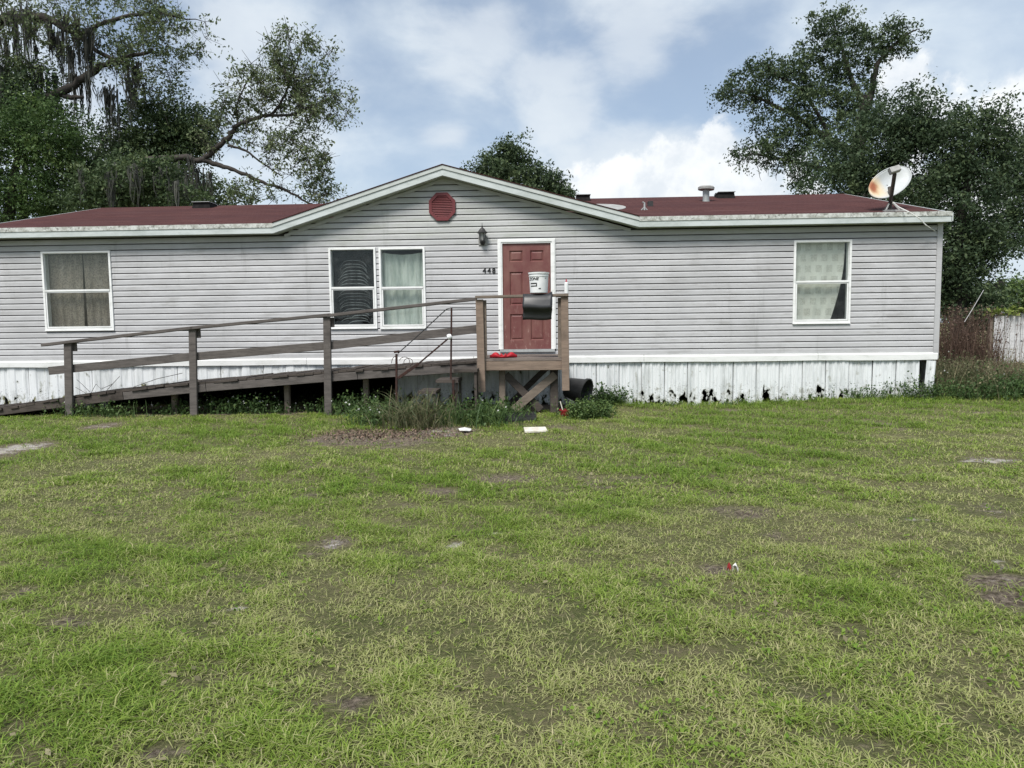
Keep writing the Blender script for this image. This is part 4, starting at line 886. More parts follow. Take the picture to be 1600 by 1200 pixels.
def scrap(name, px, py, r, mat, label, cat):
    q = G(px, py); w = MB(); n = 9; vv = [(q.x, q.y, ground_z(q.x, q.y) + 0.07)]
    for k in range(n):
        a_ = 2 * math.pi * k / n; rr = r * random.uniform(0.7, 1.2); vv.append((q.x + rr * math.cos(a_), q.y + rr * 0.8 * math.sin(a_), ground_z(q.x, q.y) + random.uniform(0.02, 0.06)))
    w.add(vv, [(0, 1 + k, 1 + (k + 1) % n) for k in range(n)]); o = w.build(name, mat, None, (q.x, q.y, 0)); tag(o, label, cat)
    s_ = o.modifiers.new('thick', 'SOLIDIFY'); s_.thickness = 0.004
scrap('paper_scrap', 726, 676, 0.11, 'paper', 'crumpled white paper scrap on the bare soil by the steps', 'litter')
scrap('paper_scrap', 1149, 900, 0.020, 'paper', 'small white wrapper scrap on the open lawn', 'litter')
scrap('red_scrap', 1139, 899, 0.012, 'red_plastic', 'tiny red wrapper scrap on the open lawn', 'litter')
q = G(815, 657); mt_ = thing('slatted_crate', (q.x, q.y, 0), 'flat black slatted plastic crate on the ground under the crossed braces', 'crate')
for i in range(5): MB().box(q.x - 0.24, q.x + 0.22, q.y - 0.26 + i * 0.11, q.y - 0.19 + i * 0.11, 0.02, 0.055 + 0.012 * i).build('slat', 'black_plastic', mt_)
MB().box(q.x - 0.22, q.x - 0.16, q.y - 0.26, q.y + 0.25, -0.01, 0.019).box(q.x + 0.13, q.x + 0.19, q.y - 0.26, q.y + 0.25, -0.01, 0.019).build('runner', 'black_plastic', mt_)

# ------------------------------------------------------------------ vegetation
def leaves_np(cent, size, up_bias=0.4, aspect=0.5):
    """rhombic leaves at the given centres"""
    n = len(cent)
    a = rng.normal(0, 1, (n, 3)); a /= np.linalg.norm(a, axis=1, keepdims=True)
    nn = rng.normal(0, 1, (n, 3)); nn[:, 2] += up_bias * 2.5; b = np.cross(nn, a); b /= np.linalg.norm(b, axis=1, keepdims=True) + 1e-9
    s = (size * rng.uniform(0.6, 1.35, n))[:, None]
    c3 = np.cross(a, b)
    V = np.stack([cent - a * s * 0.5, cent + b * s * aspect * 0.5 + c3 * s * 0.08, cent + a * s * 0.5, cent - b * s * aspect * 0.5 + c3 * s * 0.08], 1).reshape(-1, 3)
    return V, np.arange(4 * n).reshape(n, 4)
def tree(name, label, base, limbs, blobs, lpc=60, leaf=0.16, clump=0.42, mat='leaf_oak', tint=(0.45, 0.25), moss=None, cat='tree', twig=False, group=None, aspect=0.5, br=0.022):
    """limbs: list of ([points], [radii]); blobs: (centre, radii, clumps)"""
    root = thing(name, base, label, cat, group or 'trees behind the house')
    wb = MB(); nodes = []
    for pts, rad in limbs:
        P2, R2 = [], []
        for i in range(len(pts) - 1):
            p0, p1 = pts[max(i - 1, 0)], pts[i]; p2 = pts[i + 1]; p3 = pts[min(i + 2, len(pts) - 1)]
            for s_ in np.linspace(0, 1, 6)[:-1]:
                t2, t3 = s_ * s_, s_ ** 3
                P2.append(0.5 * ((2 * p1) + (p2 - p0) * s_ + (2 * p0 - 5 * p1 + 4 * p2 - p3) * t2 + (3 * p1 - p0 - 3 * p2 + p3) * t3)); R2.append(rad[i] + (rad[i + 1] - rad[i]) * s_)
        P2.append(pts[-1]); R2.append(rad[-1])
        P2 = [P2[0]] + [p + Vector(rng.normal(0, 0.22, 3)) * r_ for p, r_ in zip(P2[1:], R2[1:])]; R2 = [r_ * rng.uniform(0.88, 1.14) for r_ in R2]
        wb.tube(P2, R2, 7); nodes += [(p.x, p.y, p.z, r_) for p, r_ in zip(P2, R2)]
    nd = np.array(nodes); cl = []
    for (c_, rr, n_) in blobs:
        d = rng.normal(0, 1, (n_, 3)); d /= np.linalg.norm(d, axis=1, keepdims=True)
        cl.append(np.array(c_) + d * np.array(rr) * (rng.uniform(0.15, 1, (n_, 1)) ** 0.42))
    cl = np.concatenate(cl)
    dm = np.min(np.linalg.norm(cl[:, None] - nd[None, :, :3], axis=2), axis=1); cl = cl[np.argsort(dm)]
    for c_ in cl:
        k = int(np.argmin(np.linalg.norm(nd[:, :3] - c_, axis=1))); a = Vector(nd[k, :3]); b = Vector(c_); L = (b - a).length
        if L < 0.05: continue
        mid = (a + b) / 2 + Vector((rng.normal(0, 0.10) * L, rng.normal(0, 0.1) * L, 0.10 * L)); r1 = min(nd[k, 3] * 0.75, br * (1 + L * 0.35))
        pts = [a, a * 0.25 + mid * 0.5 + b * 0.25 + (mid - (a + b) / 2) * 0.3, b]; pts = [a, mid, b]
        wb.tube(pts, [r1, r1 * 0.72, r1 * 0.4], 4, False)
        nd = np.vstack([nd, [[*mid, r1 * 0.72], [*b, r1 * 0.45]]])
        if twig:
            for _ in range(5):
                e = b + Vector(rng.normal(0, clump * 0.8, 3)); wb.tube([b, e], [0.010, 0.005], 3, False)
    wb.build('trunk', 'bark', root, smooth=True)
    m_ = len(cl); cs = rng.uniform(0.55, 1.3, (m_, 1, 1)); sub = rng.normal(0, clump * 0.62, (m_, 6, 3)) * cs
    n_ = np.maximum(2, lpc // 6)
    cen = (cl[:, None, None, :] + sub[:, :, None, :] + rng.normal(0, clump * 0.30, (m_, 6, n_, 3)) * cs[:, :, :, None] * np.array([1.15, 1.15, 0.75])).reshape(-1, 3)
    V, F = leaves_np(cen, leaf, 0.4, aspect)
    tclump = np.repeat(np.clip(rng.normal(tint[0], tint[1] * 0.95, m_), 0, 1), 6 * n_); tl = np.clip(tclump + rng.normal(0, tint[1] * 0.7, len(cen)), 0, 1)
    tag(np_mesh('crown', V, [F], mat, root, attrs={'tint': np.repeat(tl, 4)}), kind='stuff')
    if moss:
        pts, n_str, ln, wdt = moss
        moss_mesh(root, pts, n_str, ln, wdt)
    return root
def moss_mesh(root, pts, n_str, ln, wdt):
    V, F, T = [], [], []; k0 = 0
    for (c_, r_) in pts:
        c_ = np.array(c_); nsub = max(4, n_str // 7)
        subs = [(c_ + rng.normal(0, 1, 3) * np.array([r_ * 1.1, r_, r_ * 0.35]), ln * rng.uniform(0.18, 1.05) ** 1.3, rng.uniform(0.03, 0.13), np.clip(rng.normal(0.45, 0.22), 0, 1)) for _ in range(nsub)]
        for q_ in range(n_str * 2):
            so_c, sl_n, sr, st_ = subs[q_ % nsub]
            o_ = so_c + rng.normal(0, 1, 3) * np.array([sr, sr, sr * 1.2]); L = sl_n * rng.uniform(0.35, 1.1); n = 6; ph = rng.uniform(0, 6.28); a_ = rng.uniform(0, 6.28)
            dx_, dy_ = math.cos(a_), math.sin(a_); tn = np.clip(st_ + rng.normal(0, 0.2), 0, 1)
            for i in range(n + 1):
                f = i / n; w_ = wdt * (1 - f) ** 0.7 * (0.6 + 0.5 * math.sin(f * 9 + ph) ** 2) + 0.004
                cx_ = o_[0] + (so_c[0] - o_[0]) * f * 0.8 + 0.03 * math.sin(f * 6 + ph) * (0.4 + f); cy_ = o_[1] + 0.018 * math.cos(f * 4 + ph) * L; cz_ = o_[2] - f * L
                V += [(cx_ - dx_ * w_, cy_ - dy_ * w_, cz_), (cx_ + dx_ * w_, cy_ + dy_ * w_, cz_)]; T += [tn, tn]
                if i: F.append((k0 + 2 * i - 2, k0 + 2 * i - 1, k0 + 2 * i + 1, k0 + 2 * i))
            k0 += 2 * (n + 1)
    tag(np_mesh('spanish_moss', V, [np.array(F)], 'moss_grey', root, attrs={'tint': T}), kind='stuff')
def BL(px, py, rx, ry, Y, n, rd=None):
    c_ = P(px, py, Y); s_ = S(Y); return ((c_.x, c_.y, c_.z), (rx / s_, rd or 0.8 * rx / s_, ry / s_), n)
def LM(pts, Y, rad, dy=None):
    dy = dy or [0] * len(pts); return ([P(x_, y_, Y + d_) for (x_, y_), d_ in zip(pts, dy)], rad)
def base_of(px, Y): q = P(px, 500, Y); return (q.x, Y, 0.0)
def trunk_to(px0, Y, pts, rad):
    q = P(px0, 500, Y); return ([Vector((q.x, Y, -0.2))] + [P(x_, y_, Y) for x_, y_ in pts], rad)

# --- left: mossy live oak reaching over from the left edge
Y = 13
mp_ = [(P(x_, y_, Y + d_), r_) for x_, y_, d_, r_ in ((25, 60, 0, 0.45), (50, 15, 0, 0.4), (85, 55, 0.4, 0.35), (118, 75, 0, 0.35), (128, 118, 0.3, 0.22), (10, 110, 0, 0.5), (30, 150, 0.5, 0.4), (170, 140, 0.2, 0.12), (60, 110, 0.3, 0.3), (148, 60, 0, 0.3), (190, 95, 0, 0.3), (215, 130, 0, 0.2), (100, 30, 0, 0.4), (12, 30, 0, 0.4))]
tree('live_oak', 'mossy live oak reaching over from the top left edge', base_of(-110, Y),
     [trunk_to(-110, Y, [(-115, 330), (-100, 160), (-70, 60)], [0.55, 0.48, 0.42, 0.36]),
      LM([(-95, 130), (-30, 60), (0, 32), (40, 28), (75, 30), (120, 55), (160, 85), (210, 105)], Y, [0.3, 0.26, 0.2, 0.17, 0.14, 0.10, 0.07, 0.04], [0, 0, 0, 0.3, 0.2, 0, 0, 0]),
      LM([(-110, 220), (20, 175), (90, 148), (118, 130), (150, 108), (190, 92), (240, 80)], Y, [0.25, 0.18, 0.15, 0.13, 0.11, 0.08, 0.04]),
      LM([(90, 148), (112, 152), (130, 152)], Y, [0.10, 0.09, 0.05]),
      LM([(-70, 60), (-20, -20), (60, -60), (160, -70)], Y, [0.3, 0.2, 0.14, 0.07]),
      LM([(120, 55), (180, 30), (240, 20), (290, 30)], Y, [0.09, 0.07, 0.05, 0.03])],
     [BL(60, 25, 90, 50, Y, 40), BL(180, 35, 90, 55, Y, 57), BL(265, 50, 60, 45, Y, 34), BL(150, -60, 160, 60, Y, 40), BL(220, 95, 70, 45, Y, 28), BL(250, 140, 40, 30, Y, 10), BL(60, 90, 70, 50, Y, 14), BL(15, 130, 40, 50, Y, 17), BL(-90, 60, 120, 120, Y, 40)],
     54, 0.125, 0.36, 'leaf_sparse', (0.40, 0.28), (mp_, 46, 2.3, 0.024), twig=True, aspect=0.45)
# --- the sparse leaning oak over the roof
Y = 11.5
mp_ = [(P(x_, y_, Y), 0.4) for x_, y_ in ((255, 262), (235, 268), (275, 262), (215, 270), (290, 258), (195, 262))]
tree('live_oak', 'thin-leaved oak with a bare limb bending right above the roof', base_of(185, Y),
     [trunk_to(185, Y, [(190, 330), (215, 268), (245, 250)], [0.32, 0.28, 0.22, 0.17]),
      LM([(245, 250), (285, 247), (316, 250), (335, 234), (356, 216), (372, 196), (400, 184), (424, 180), (455, 180), (485, 166), (512, 156)], Y, [0.112, 0.102, 0.099, 0.096, 0.086, 0.076, 0.066, 0.053, 0.043, 0.030, 0.017]),
      LM([(316, 250), (345, 258), (372, 268), (405, 282), (440, 294), (465, 307), (484, 318), (500, 322)], Y, [0.092, 0.079, 0.066, 0.056, 0.046, 0.040, 0.030, 0.020]),
      LM([(424, 180), (440, 158), (453, 128), (466, 95), (472, 66)], Y, [0.050, 0.040, 0.033, 0.023, 0.013]),
      LM([(356, 228), (385, 236), (410, 255), (440, 275)], Y, [0.046, 0.036, 0.026, 0.017]),
      LM([(372, 196), (370, 165), (385, 130), (405, 100)], Y, [0.033, 0.026, 0.020, 0.013])],
     [BL(465, 95, 55, 48, Y, 48), BL(425, 125, 60, 45, Y, 48), BL(395, 150, 55, 35, Y, 31), BL(500, 165, 55, 38, Y, 48), BL(480, 130, 50, 45, Y, 31), BL(465, 245, 58, 40, Y, 51), BL(500, 285, 32, 30, Y, 26), BL(420, 215, 60, 30, Y, 21), BL(405, 300, 55, 18, Y, 15), BL(355, 185, 30, 35, Y, 15), BL(325, 215, 20, 30, Y, 9)],
     42, 0.115, 0.27, 'leaf_sparse', (0.42, 0.30), (mp_, 36, 1.9, 0.016), twig=True, aspect=0.45, br=0.016)
# --- dense evergreens on the left
Y = 11.0
tree('evergreen_tree', 'dense bright green tree at the far left edge behind the roof', base_of(15, Y), [trunk_to(15, Y, [(15, 350), (25, 260), (40, 200)], [0.22, 0.18, 0.12, 0.06])],
     [BL(30, 270, 95, 80, Y, 150), BL(60, 200, 70, 50, Y, 80), BL(10, 330, 110, 50, Y, 80), BL(-60, 230, 90, 110, Y, 70)], 100, 0.105, 0.42, 'leaf_fresh', (0.38, 0.26))
Y = 13.5
tree('evergreen_tree', 'dark green bushy tree left of the leaning oak behind the roof', base_of(140, Y), [trunk_to(140, Y, [(140, 350), (145, 280), (160, 220)], [0.22, 0.18, 0.12, 0.06])],
     [BL(150, 255, 65, 65, Y, 110), BL(120, 300, 70, 60, Y, 110), BL(205, 300, 60, 50, Y, 80)], 100, 0.105, 0.42, 'leaf_dark', (0.42, 0.26))
Y = 14.5
tree('evergreen_tree', 'rounded dark oak behind the bare limb over the left roof', base_of(245, Y), [trunk_to(245, Y, [(245, 350), (240, 280), (245, 215)], [0.25, 0.2, 0.14, 0.06])],
     [BL(235, 205, 60, 52, Y, 110), BL(285, 225, 55, 45, Y, 80), BL(200, 235, 40, 40, Y, 40), BL(300, 200, 36, 38, Y, 36), BL(330, 315, 75, 30, Y, 60), BL(260, 305, 70, 40, Y, 70)], 84, 0.125, 0.45, 'leaf_oak', (0.36, 0.26),
     ([(P(x_, y_, Y - 1.6), 0.5) for x_, y_ in ((240, 285), (275, 282), (205, 280), (300, 292), (170, 290))], 40, 1.6, 0.02))
Y = 13
tree('evergreen_tree', 'small dark tree below the oak moss at the upper left', base_of(35, Y), [trunk_to(35, Y, [(35, 350), (40, 250), (45, 150)], [0.2, 0.16, 0.1, 0.05])],
     [BL(40, 150, 48, 45, Y, 70), BL(60, 190, 40, 30, Y, 40)], 84, 0.12, 0.42, 'leaf_dark', (0.30, 0.22))
Y = 10.2
tree('evergreen_tree', 'dark shrubby tree hung with grey moss just behind the left roof', base_of(220, Y), [trunk_to(220, Y, [(220, 350), (215, 300), (225, 262)], [0.16, 0.13, 0.09, 0.04])],
     [BL(195, 290, 70, 40, Y, 90), BL(245, 278, 40, 26, Y, 36), BL(150, 310, 60, 30, Y, 50), BL(270, 312, 60, 22, Y, 40)], 72, 0.115, 0.36, 'leaf_oak', (0.30, 0.26),
     ([(P(x_, y_, Y - 0.9), 0.45) for x_, y_ in ((180, 275), (215, 272), (245, 276), (270, 285), (160, 290))], 26, 1.3, 0.014))
# --- behind the gable
Y = 20
tree('evergreen_tree', 'round-headed dark tree peeking over the gable roof', base_of(815, Y), [trunk_to(815, Y, [(812, 330), (806, 290), (802, 240)], [0.22, 0.18, 0.12, 0.05])],
     [BL(803, 245, 26, 26, Y, 40), BL(800, 285, 62, 38, Y, 110), BL(850, 295, 38, 30, Y, 50), BL(745, 272, 24, 15, Y, 16), BL(770, 265, 26, 20, Y, 24), BL(878, 300, 14, 16, Y, 10), BL(840, 320, 60, 30, Y, 40)], 84, 0.14, 0.34, 'leaf_dark', (0.5, 0.26))
# --- right side
Y = 15
tree('live_oak', 'tall spreading oak rising above the right end of the roof', base_of(1345, Y),
     [trunk_to(1345, Y, [(1345, 330), (1342, 240), (1348, 180), (1352, 150)], [0.40, 0.34, 0.26, 0.18, 0.13]),
      LM([(1345, 200), (1362, 140), (1372, 100), (1395, 72), (1420, 52), (1435, 45)], Y, [0.14, 0.11, 0.09, 0.06, 0.04, 0.02]),
      LM([(1350, 165), (1330, 120), (1318, 85), (1305, 45)], Y, [0.13, 0.09, 0.06, 0.03]),
      LM([(1342, 240), (1290, 215), (1240, 180), (1190, 155), (1150, 140)], Y, [0.16, 0.11, 0.08, 0.05, 0.03]),
      LM([(1343, 270), (1280, 262), (1230, 250), (1175, 240)], Y, [0.14, 0.09, 0.06, 0.03]),
      LM([(1300, 218), (1260, 150), (1215, 118), (1195, 100)], Y, [0.08, 0.06, 0.04, 0.02])],
     [BL(1300, 40, 40, 28, Y, 32), BL(1310, 85, 55, 40, Y, 52), BL(1275, 110, 40, 40, Y, 24), BL(1415, 65, 32, 26, Y, 21), BL(1385, 60, 34, 28, Y, 18), BL(1345, 80, 30, 40, Y, 18), BL(1200, 110, 38, 22, Y, 23), BL(1160, 145, 36, 28, Y, 28), BL(1225, 140, 50, 40, Y, 43),
      BL(1280, 170, 65, 45, Y, 55), BL(1210, 185, 45, 28, Y, 24), BL(1180, 238, 36, 18, Y, 21), BL(1230, 225, 50, 30, Y, 31), BL(1335, 160, 45, 50, Y, 37), BL(1285, 245, 60, 45, Y, 49)],
     72, 0.115, 0.29, 'leaf_dark', (0.52, 0.3), ([(P(x_, y_, Y), 0.3) for x_, y_ in ((1215, 255), (1190, 245), (1240, 262), (1295, 165))], 14, 0.7, 0.012), br=0.02)
Y = 10.5
tree('evergreen_tree', 'broad dark evergreen behind the satellite dish', base_of(1400, Y), [trunk_to(1400, Y, [(1400, 420), (1398, 300), (1405, 200)], [0.28, 0.24, 0.16, 0.06])],
     [BL(1405, 200, 62, 55, Y, 86), BL(1345, 240, 70, 50, Y, 79), BL(1440, 255, 70, 70, Y, 100), BL(1310, 285, 65, 35, Y, 43), BL(1400, 310, 110, 50, Y, 79), BL(1480, 210, 40, 30, Y, 21)], 100, 0.105, 0.40, 'leaf_dark', (0.40, 0.27))
Y = 9.0
tree('evergreen_tree', 'dark evergreen beside the right corner of the house', base_of(1500, Y), [trunk_to(1500, Y, [(1500, 430), (1505, 330), (1520, 230)], [0.26, 0.22, 0.15, 0.06])],
     [BL(1520, 235, 55, 55, Y, 79), BL(1510, 310, 65, 60, Y, 93), BL(1500, 390, 55, 50, Y, 79), BL(1545, 385, 38, 30, Y, 33), BL(1485, 440, 40, 40, Y, 50), BL(1510, 480, 60, 40, Y, 70), BL(1545, 190, 22, 20, Y, 14)], 100, 0.105, 0.38, 'leaf_dark', (0.42, 0.28))
Y = 12.0
tree('evergreen_tree', 'dark evergreen cut by the right edge of the picture', base_of(1660, Y), [trunk_to(1660, Y, [(1655, 430), (1640, 330), (1620, 250)], [0.26, 0.22, 0.15, 0.06])],
     [BL(1600, 260, 45, 45, Y, 64), BL(1590, 325, 48, 50, Y, 64), BL(1650, 300, 60, 90, Y, 57), BL(1580, 375, 22, 18, Y, 12)], 96, 0.11, 0.40, 'leaf_dark', (0.30, 0.25))
Y = 22
tree('evergreen_tree', 'pale green far tree above the right end of the fence', base_of(1600, Y), [trunk_to(1600, Y, [(1600, 480), (1595, 455)], [0.14, 0.1, 0.05])],
     [BL(1590, 462, 45, 28, Y, 60), BL(1560, 478, 28, 16, Y, 30), BL(1640, 470, 50, 40, Y, 50), BL(1500, 470, 60, 30, Y, 50)], 84, 0.15, 0.42, 'leaf_fresh', (0.6, 0.28))
Y = 10.0
lw = MB(); lw.tube([P(1490, 560, Y), P(1538, 475, Y), P(1556, 452, Y), P(1566, 440, Y)], [0.16, 0.15, 0.14, 0.12], 9)
o = lw.build('leaning_trunk', 'bark', None, tuple(P(1490, 560, Y)), smooth=True); tag(o, 'broken dark trunk leaning right above the brambles', 'trunk')

# --- brambles and dry weeds right of the house
def stems(name, label, cat, c_, n, h, spread, mat, leafmat=None, lean=0.5, wdt=0.008, leaves=0, lsize=0.06, tint=(0.5, 0.28), group=None, flowers=0, arch=0.6, box=None):
    """tuft of arching strips, optionally with leaves and small flowers"""
    root = thing(name, (c_[0], c_[1], 0.0), label, cat, group)
    seg = 5; V = np.zeros((n, seg + 1, 2, 3)); bx_ = box or (spread * 0.35, spread * 0.35)
    bx = c_[0] + rng.normal(0, bx_[0], n); by = c_[1] + rng.normal(0, bx_[1], n)
    bz = hgt(bx, by) - 0.02; hh = h * rng.uniform(0.45, 1.1, n); az = rng.uniform(0, 6.283, n); ln = lean * rng.uniform(0.1, 1.1, n); wa = rng.uniform(0, 6.283, n)
    tips = []
    for i in range(seg + 1):
        f = i / seg; r_ = ln * hh * (f ** 1.7); z_ = hh * (f - arch * ln * f ** 3 * 0.6); ww = wdt * (1 - f) ** 0.6 + 0.001
        for s_ in (0, 1):
            sg = -1 if s_ == 0 else 1
            V[:, i, s_, 0] = bx + r_ * np.cos(az) + sg * ww * np.cos(wa); V[:, i, s_, 1] = by + r_ * np.sin(az) + sg * ww * np.sin(wa); V[:, i, s_, 2] = bz + z_
        if i >= 1: tips.append(V[:, i].mean(1))
    k = (np.arange(n) * (seg + 1) * 2)[:, None]; F = np.concatenate([np.stack([k[:, 0] + 2 * i, k[:, 0] + 2 * i + 1, k[:, 0] + 2 * i + 3, k[:, 0] + 2 * i + 2], 1) for i in range(seg)])
    tn = np.clip(rng.normal(tint[0], tint[1], n), 0, 1)
    tag(np_mesh('stems', V.reshape(-1, 3), [F], mat, root, attrs={'tint': np.repeat(tn, (seg + 1) * 2)}), kind='stuff')
    if leaves:
        tp = np.concatenate(tips); cen = tp[rng.integers(0, len(tp), leaves)] + rng.normal(0, lsize * 0.8, (leaves, 3)); cen[:, 2] = np.maximum(cen[:, 2], hgt(cen[:, 0], cen[:, 1]) + 0.01)
        Vl, Fl = leaves_np(cen, lsize, 0.6, 0.62); tag(np_mesh('foliage', Vl, [Fl], leafmat or mat, root, attrs={'tint': np.repeat(np.clip(rng.normal(tint[0], tint[1], leaves), 0, 1), 4)}), kind='stuff')
    if flowers:
        cen = tips[-1][rng.integers(0, n, flowers)] + rng.normal(0, 0.01, (flowers, 3)); cen[:, 2] += 0.02
        V1, F1 = leaves_np(np.repeat(cen, 4, axis=0), 0.03, 0.8, 0.8); tag(np_mesh('flower_heads', V1, [F1], 'flower_white', root, attrs={'tint': np.full(len(V1), 0.5)}), kind='stuff')
    return root
q = P(1503, 540, 5.0); stems('bramble_thicket', 'reddish brown bramble thicket beside the right corner of the house', 'thicket', (q.x, 5.0), 900, 1.75, 2.2, 'bramble_brown', None, 0.30, 0.005, 4200, 0.05, (0.40, 0.27), box=(0.30, 0.5))
q = P(1560, 560, 5.6); stems('bramble_thicket', 'grey-brown tangle of dead stems left of the fence', 'thicket', (q.x - 0.62, 5.0), 380, 0.95, 1.8, 'weed_straw', None, 0.9, 0.006, 500, 0.05, (0.6, 0.3), box=(0.32, 0.3))
q = G(1500, 622); stems('tall_weeds', 'tall dry weeds at the right corner of the house', 'weeds', (q.x + 0.1, 1.0), 900, 0.80, 1.6, 'weed_straw', 'weed_straw', 0.7, 0.0045, 3000, 0.045, (0.35, 0.28), flowers=12, box=(0.42, 0.5))
stems('tall_weeds', 'reddish dry grass leaning below the wooden fence', 'weeds', (q.x + 1.25, 1.6), 900, 0.72, 1.8, 'bramble_brown', 'weed_straw', 1.0, 0.0045, 700, 0.05, (0.75, 0.22), box=(0.6, 0.5))
stems('tall_weeds', 'green brushy weeds at the right edge below the fence', 'weeds', (q.x + 1.7, 0.6), 1100, 0.62, 1.8, 'weed_straw', 'weed_green', 0.8, 0.0045, 3600, 0.05, (0.35, 0.24), box=(0.7, 0.4))
stems('tall_weeds', 'low dark leafy weeds in front of the dry grass right of the house', 'weeds', (q.x + 0.9, -0.05), 420, 0.42, 1.8, 'weed_green', 'weed_green', 0.7, 0.006, 4200, 0.055, (0.28, 0.2), box=(0.75, 0.22))
q2 = P(1500, 500, 4.2); o = MB().tube([P(1507, 503, 4.0), P(1520, 482, 4.0), P(1537, 453, 4.0)], 0.006, 5).build('dead_stick', 'fence_wood', None, tuple(P(1507, 503, 4.0))); tag(o, 'pale thin dead stick slanting above the brambles', 'stick')
# --- fence
YFn = 6.0; fx0 = P(1552, 520, YFn).x
fn = thing('picket_fence', (fx0, YFn, 0), 'weathered grey picket fence overgrown with vine at the right edge', 'fence')
MB().beam((fx0 - 0.05, YFn + 0.04, -0.1), (fx0 - 0.05, YFn + 0.04, P(1552, 489, YFn).z), 0.09, 0.09, (0, 1, 0)).build('post', 'wood_post', fn)
for i in range(16):
    x_ = fx0 + 0.06 + i * 0.135; zt = P(1565, 489, YFn).z + random.uniform(-0.05, 0.05); h_ = random.uniform(0.115, 0.128)
    w = MB(); sh = random.uniform(-0.01, 0.01)
    w.prism([(x_ - h_ / 2, 0.35), (x_ + h_ / 2, 0.35), (x_ + h_ / 2 + sh, zt - 0.03), (x_ + h_ * 0.28 + sh, zt), (x_ - h_ * 0.28 + sh, zt), (x_ - h_ / 2 + sh, zt - 0.03)], YFn - 0.02 + random.uniform(-0.006, 0.006), YFn + 0.0); w.build('picket', 'fence_wood', fn)
for z_ in (0.7, 1.45): MB().box(fx0 - 0.05, fx0 + 2.3, YFn + 0.008, YFn + 0.045, z_, z_ + 0.09).build('fence_rail', 'wood_post', fn)
MB().beam((fx0 + 2.25, YFn + 0.09, -0.1), (fx0 + 2.25, YFn + 0.09, 1.5), 0.09, 0.09, (0, 1, 0)).build('post', 'wood_post', fn)
zt = P(1565, 489, YFn).z; n = 260; cen = np.stack([rng.uniform(fx0 - 0.25, fx0 + 2.2, n), YFn - 0.05 + rng.normal(0, 0.06, n), zt + 0.02 + rng.normal(0, 0.06, n)], 1)
vn = thing('vine', (fx0 + 0.5, YFn, zt), 'yellow-green vine growing along the fence top', 'vine'); V1, F1 = leaves_np(cen, 0.11, 0.3, 0.8); tag(np_mesh('foliage', V1, [F1], 'vine_leaf', vn, attrs={'tint': np.repeat(rng.uniform(0, 1, n), 4)}), kind='stuff')
w = MB(); w.tube([(fx0 - 0.2, YFn - 0.04, zt - 0.1), (fx0 + 0.5, YFn - 0.04, zt + 0.01), (fx0 + 1.3, YFn - 0.04, zt - 0.02), (fx0 + 2.2, YFn - 0.04, zt + 0.03)], 0.012, 5); w.build('stem', 'bark', vn)

# --- weeds by the steps, ramp and skirting
def weed(px, py, n, h, spread, mat, leaves, label, lsize=0.045, lean=0.7, wdt=0.006, flowers=0, tint=(0.45, 0.27), box=None, name='weed_clump', lm='weed_green', group=None, Y=None):
    q = G(px, py); stems(name, label, 'weed', (q.x, q.y if Y is None else Y), n, h, spread, mat, lm, lean, wdt, leaves, lsize, tint, group, flowers, box=box)
weed(645, 668, 300, 0.66, 0.6, 'weed_straw', 0, 'big tussock of tall arching grass under the iron handrail', lean=1.5, wdt=0.007, tint=(0.2, 0.3), box=(0.20, 0.15), name='grass_tussock')
weed(655, 672, 110, 0.30, 0.5, 'weed_straw', 0, 'brown dead grass skirt at the foot of the tussock', lean=0.9, tint=(0.45, 0.25), box=(0.30, 0.08), name='grass_tussock')
weed(600, 662, 120, 0.36, 0.5, 'weed_green', 1900, 'leafy green weeds with white flowers left of the handrail', flowers=16, box=(0.33, 0.2), tint=(0.5, 0.25))
weed(745, 664, 220, 0.46, 0.5, 'weed_green', 900, 'tall grassy weeds in front of the left porch post', lean=0.9, wdt=0.008, tint=(0.4, 0.27), box=(0.32, 0.18), flowers=4)
weed(785, 655, 130, 0.34, 0.4, 'weed_green', 400, 'grassy weeds around the porch support post', lean=0.9, wdt=0.007, box=(0.22, 0.15))
weed(922, 652, 120, 0.30, 0.5, 'weed_green', 3400, 'bright bushy green weed in front of the tipped black pot', lsize=0.04, tint=(0.66, 0.24), box=(0.19, 0.11))
weed(955, 640, 70, 0.36, 0.4, 'weed_green', 1300, 'dark leafy weed against the skirting right of the black pot', lsize=0.05, tint=(0.2, 0.2), box=(0.17, 0.07), Y=-0.22)
weed(345, 655, 90, 0.36, 0.5, 'weed_green', 1100, 'white-flowered weeds under the ramp right of the second post', flowers=26, lsize=0.05, tint=(0.35, 0.25), box=(0.35, 0.14), Y=-0.95)
weed(245, 655, 60, 0.28, 0.5, 'weed_green', 480, 'white-flowered weeds under the ramp left of the second post', flowers=14, tint=(0.4, 0.25), box=(0.35, 0.14), Y=-1.0)
weed(140, 655, 130, 0.30, 0.5, 'weed_green', 700, 'low green weeds round the lowest ramp post', flowers=3, tint=(0.5, 0.25), box=(0.40, 0.12), Y=-1.3)
weed(430, 648, 60, 0.22, 0.5, 'weed_green', 420, 'low dark weeds under the ramp left of the third post', flowers=8, tint=(0.25, 0.22), box=(0.45, 0.14), Y=-1.0)
weed(545, 650, 110, 0.40, 0.5, 'weed_green', 1300, 'leafy weeds under the ramp right of the third post', flowers=12, tint=(0.4, 0.25), box=(0.30, 0.16), Y=-1.15)
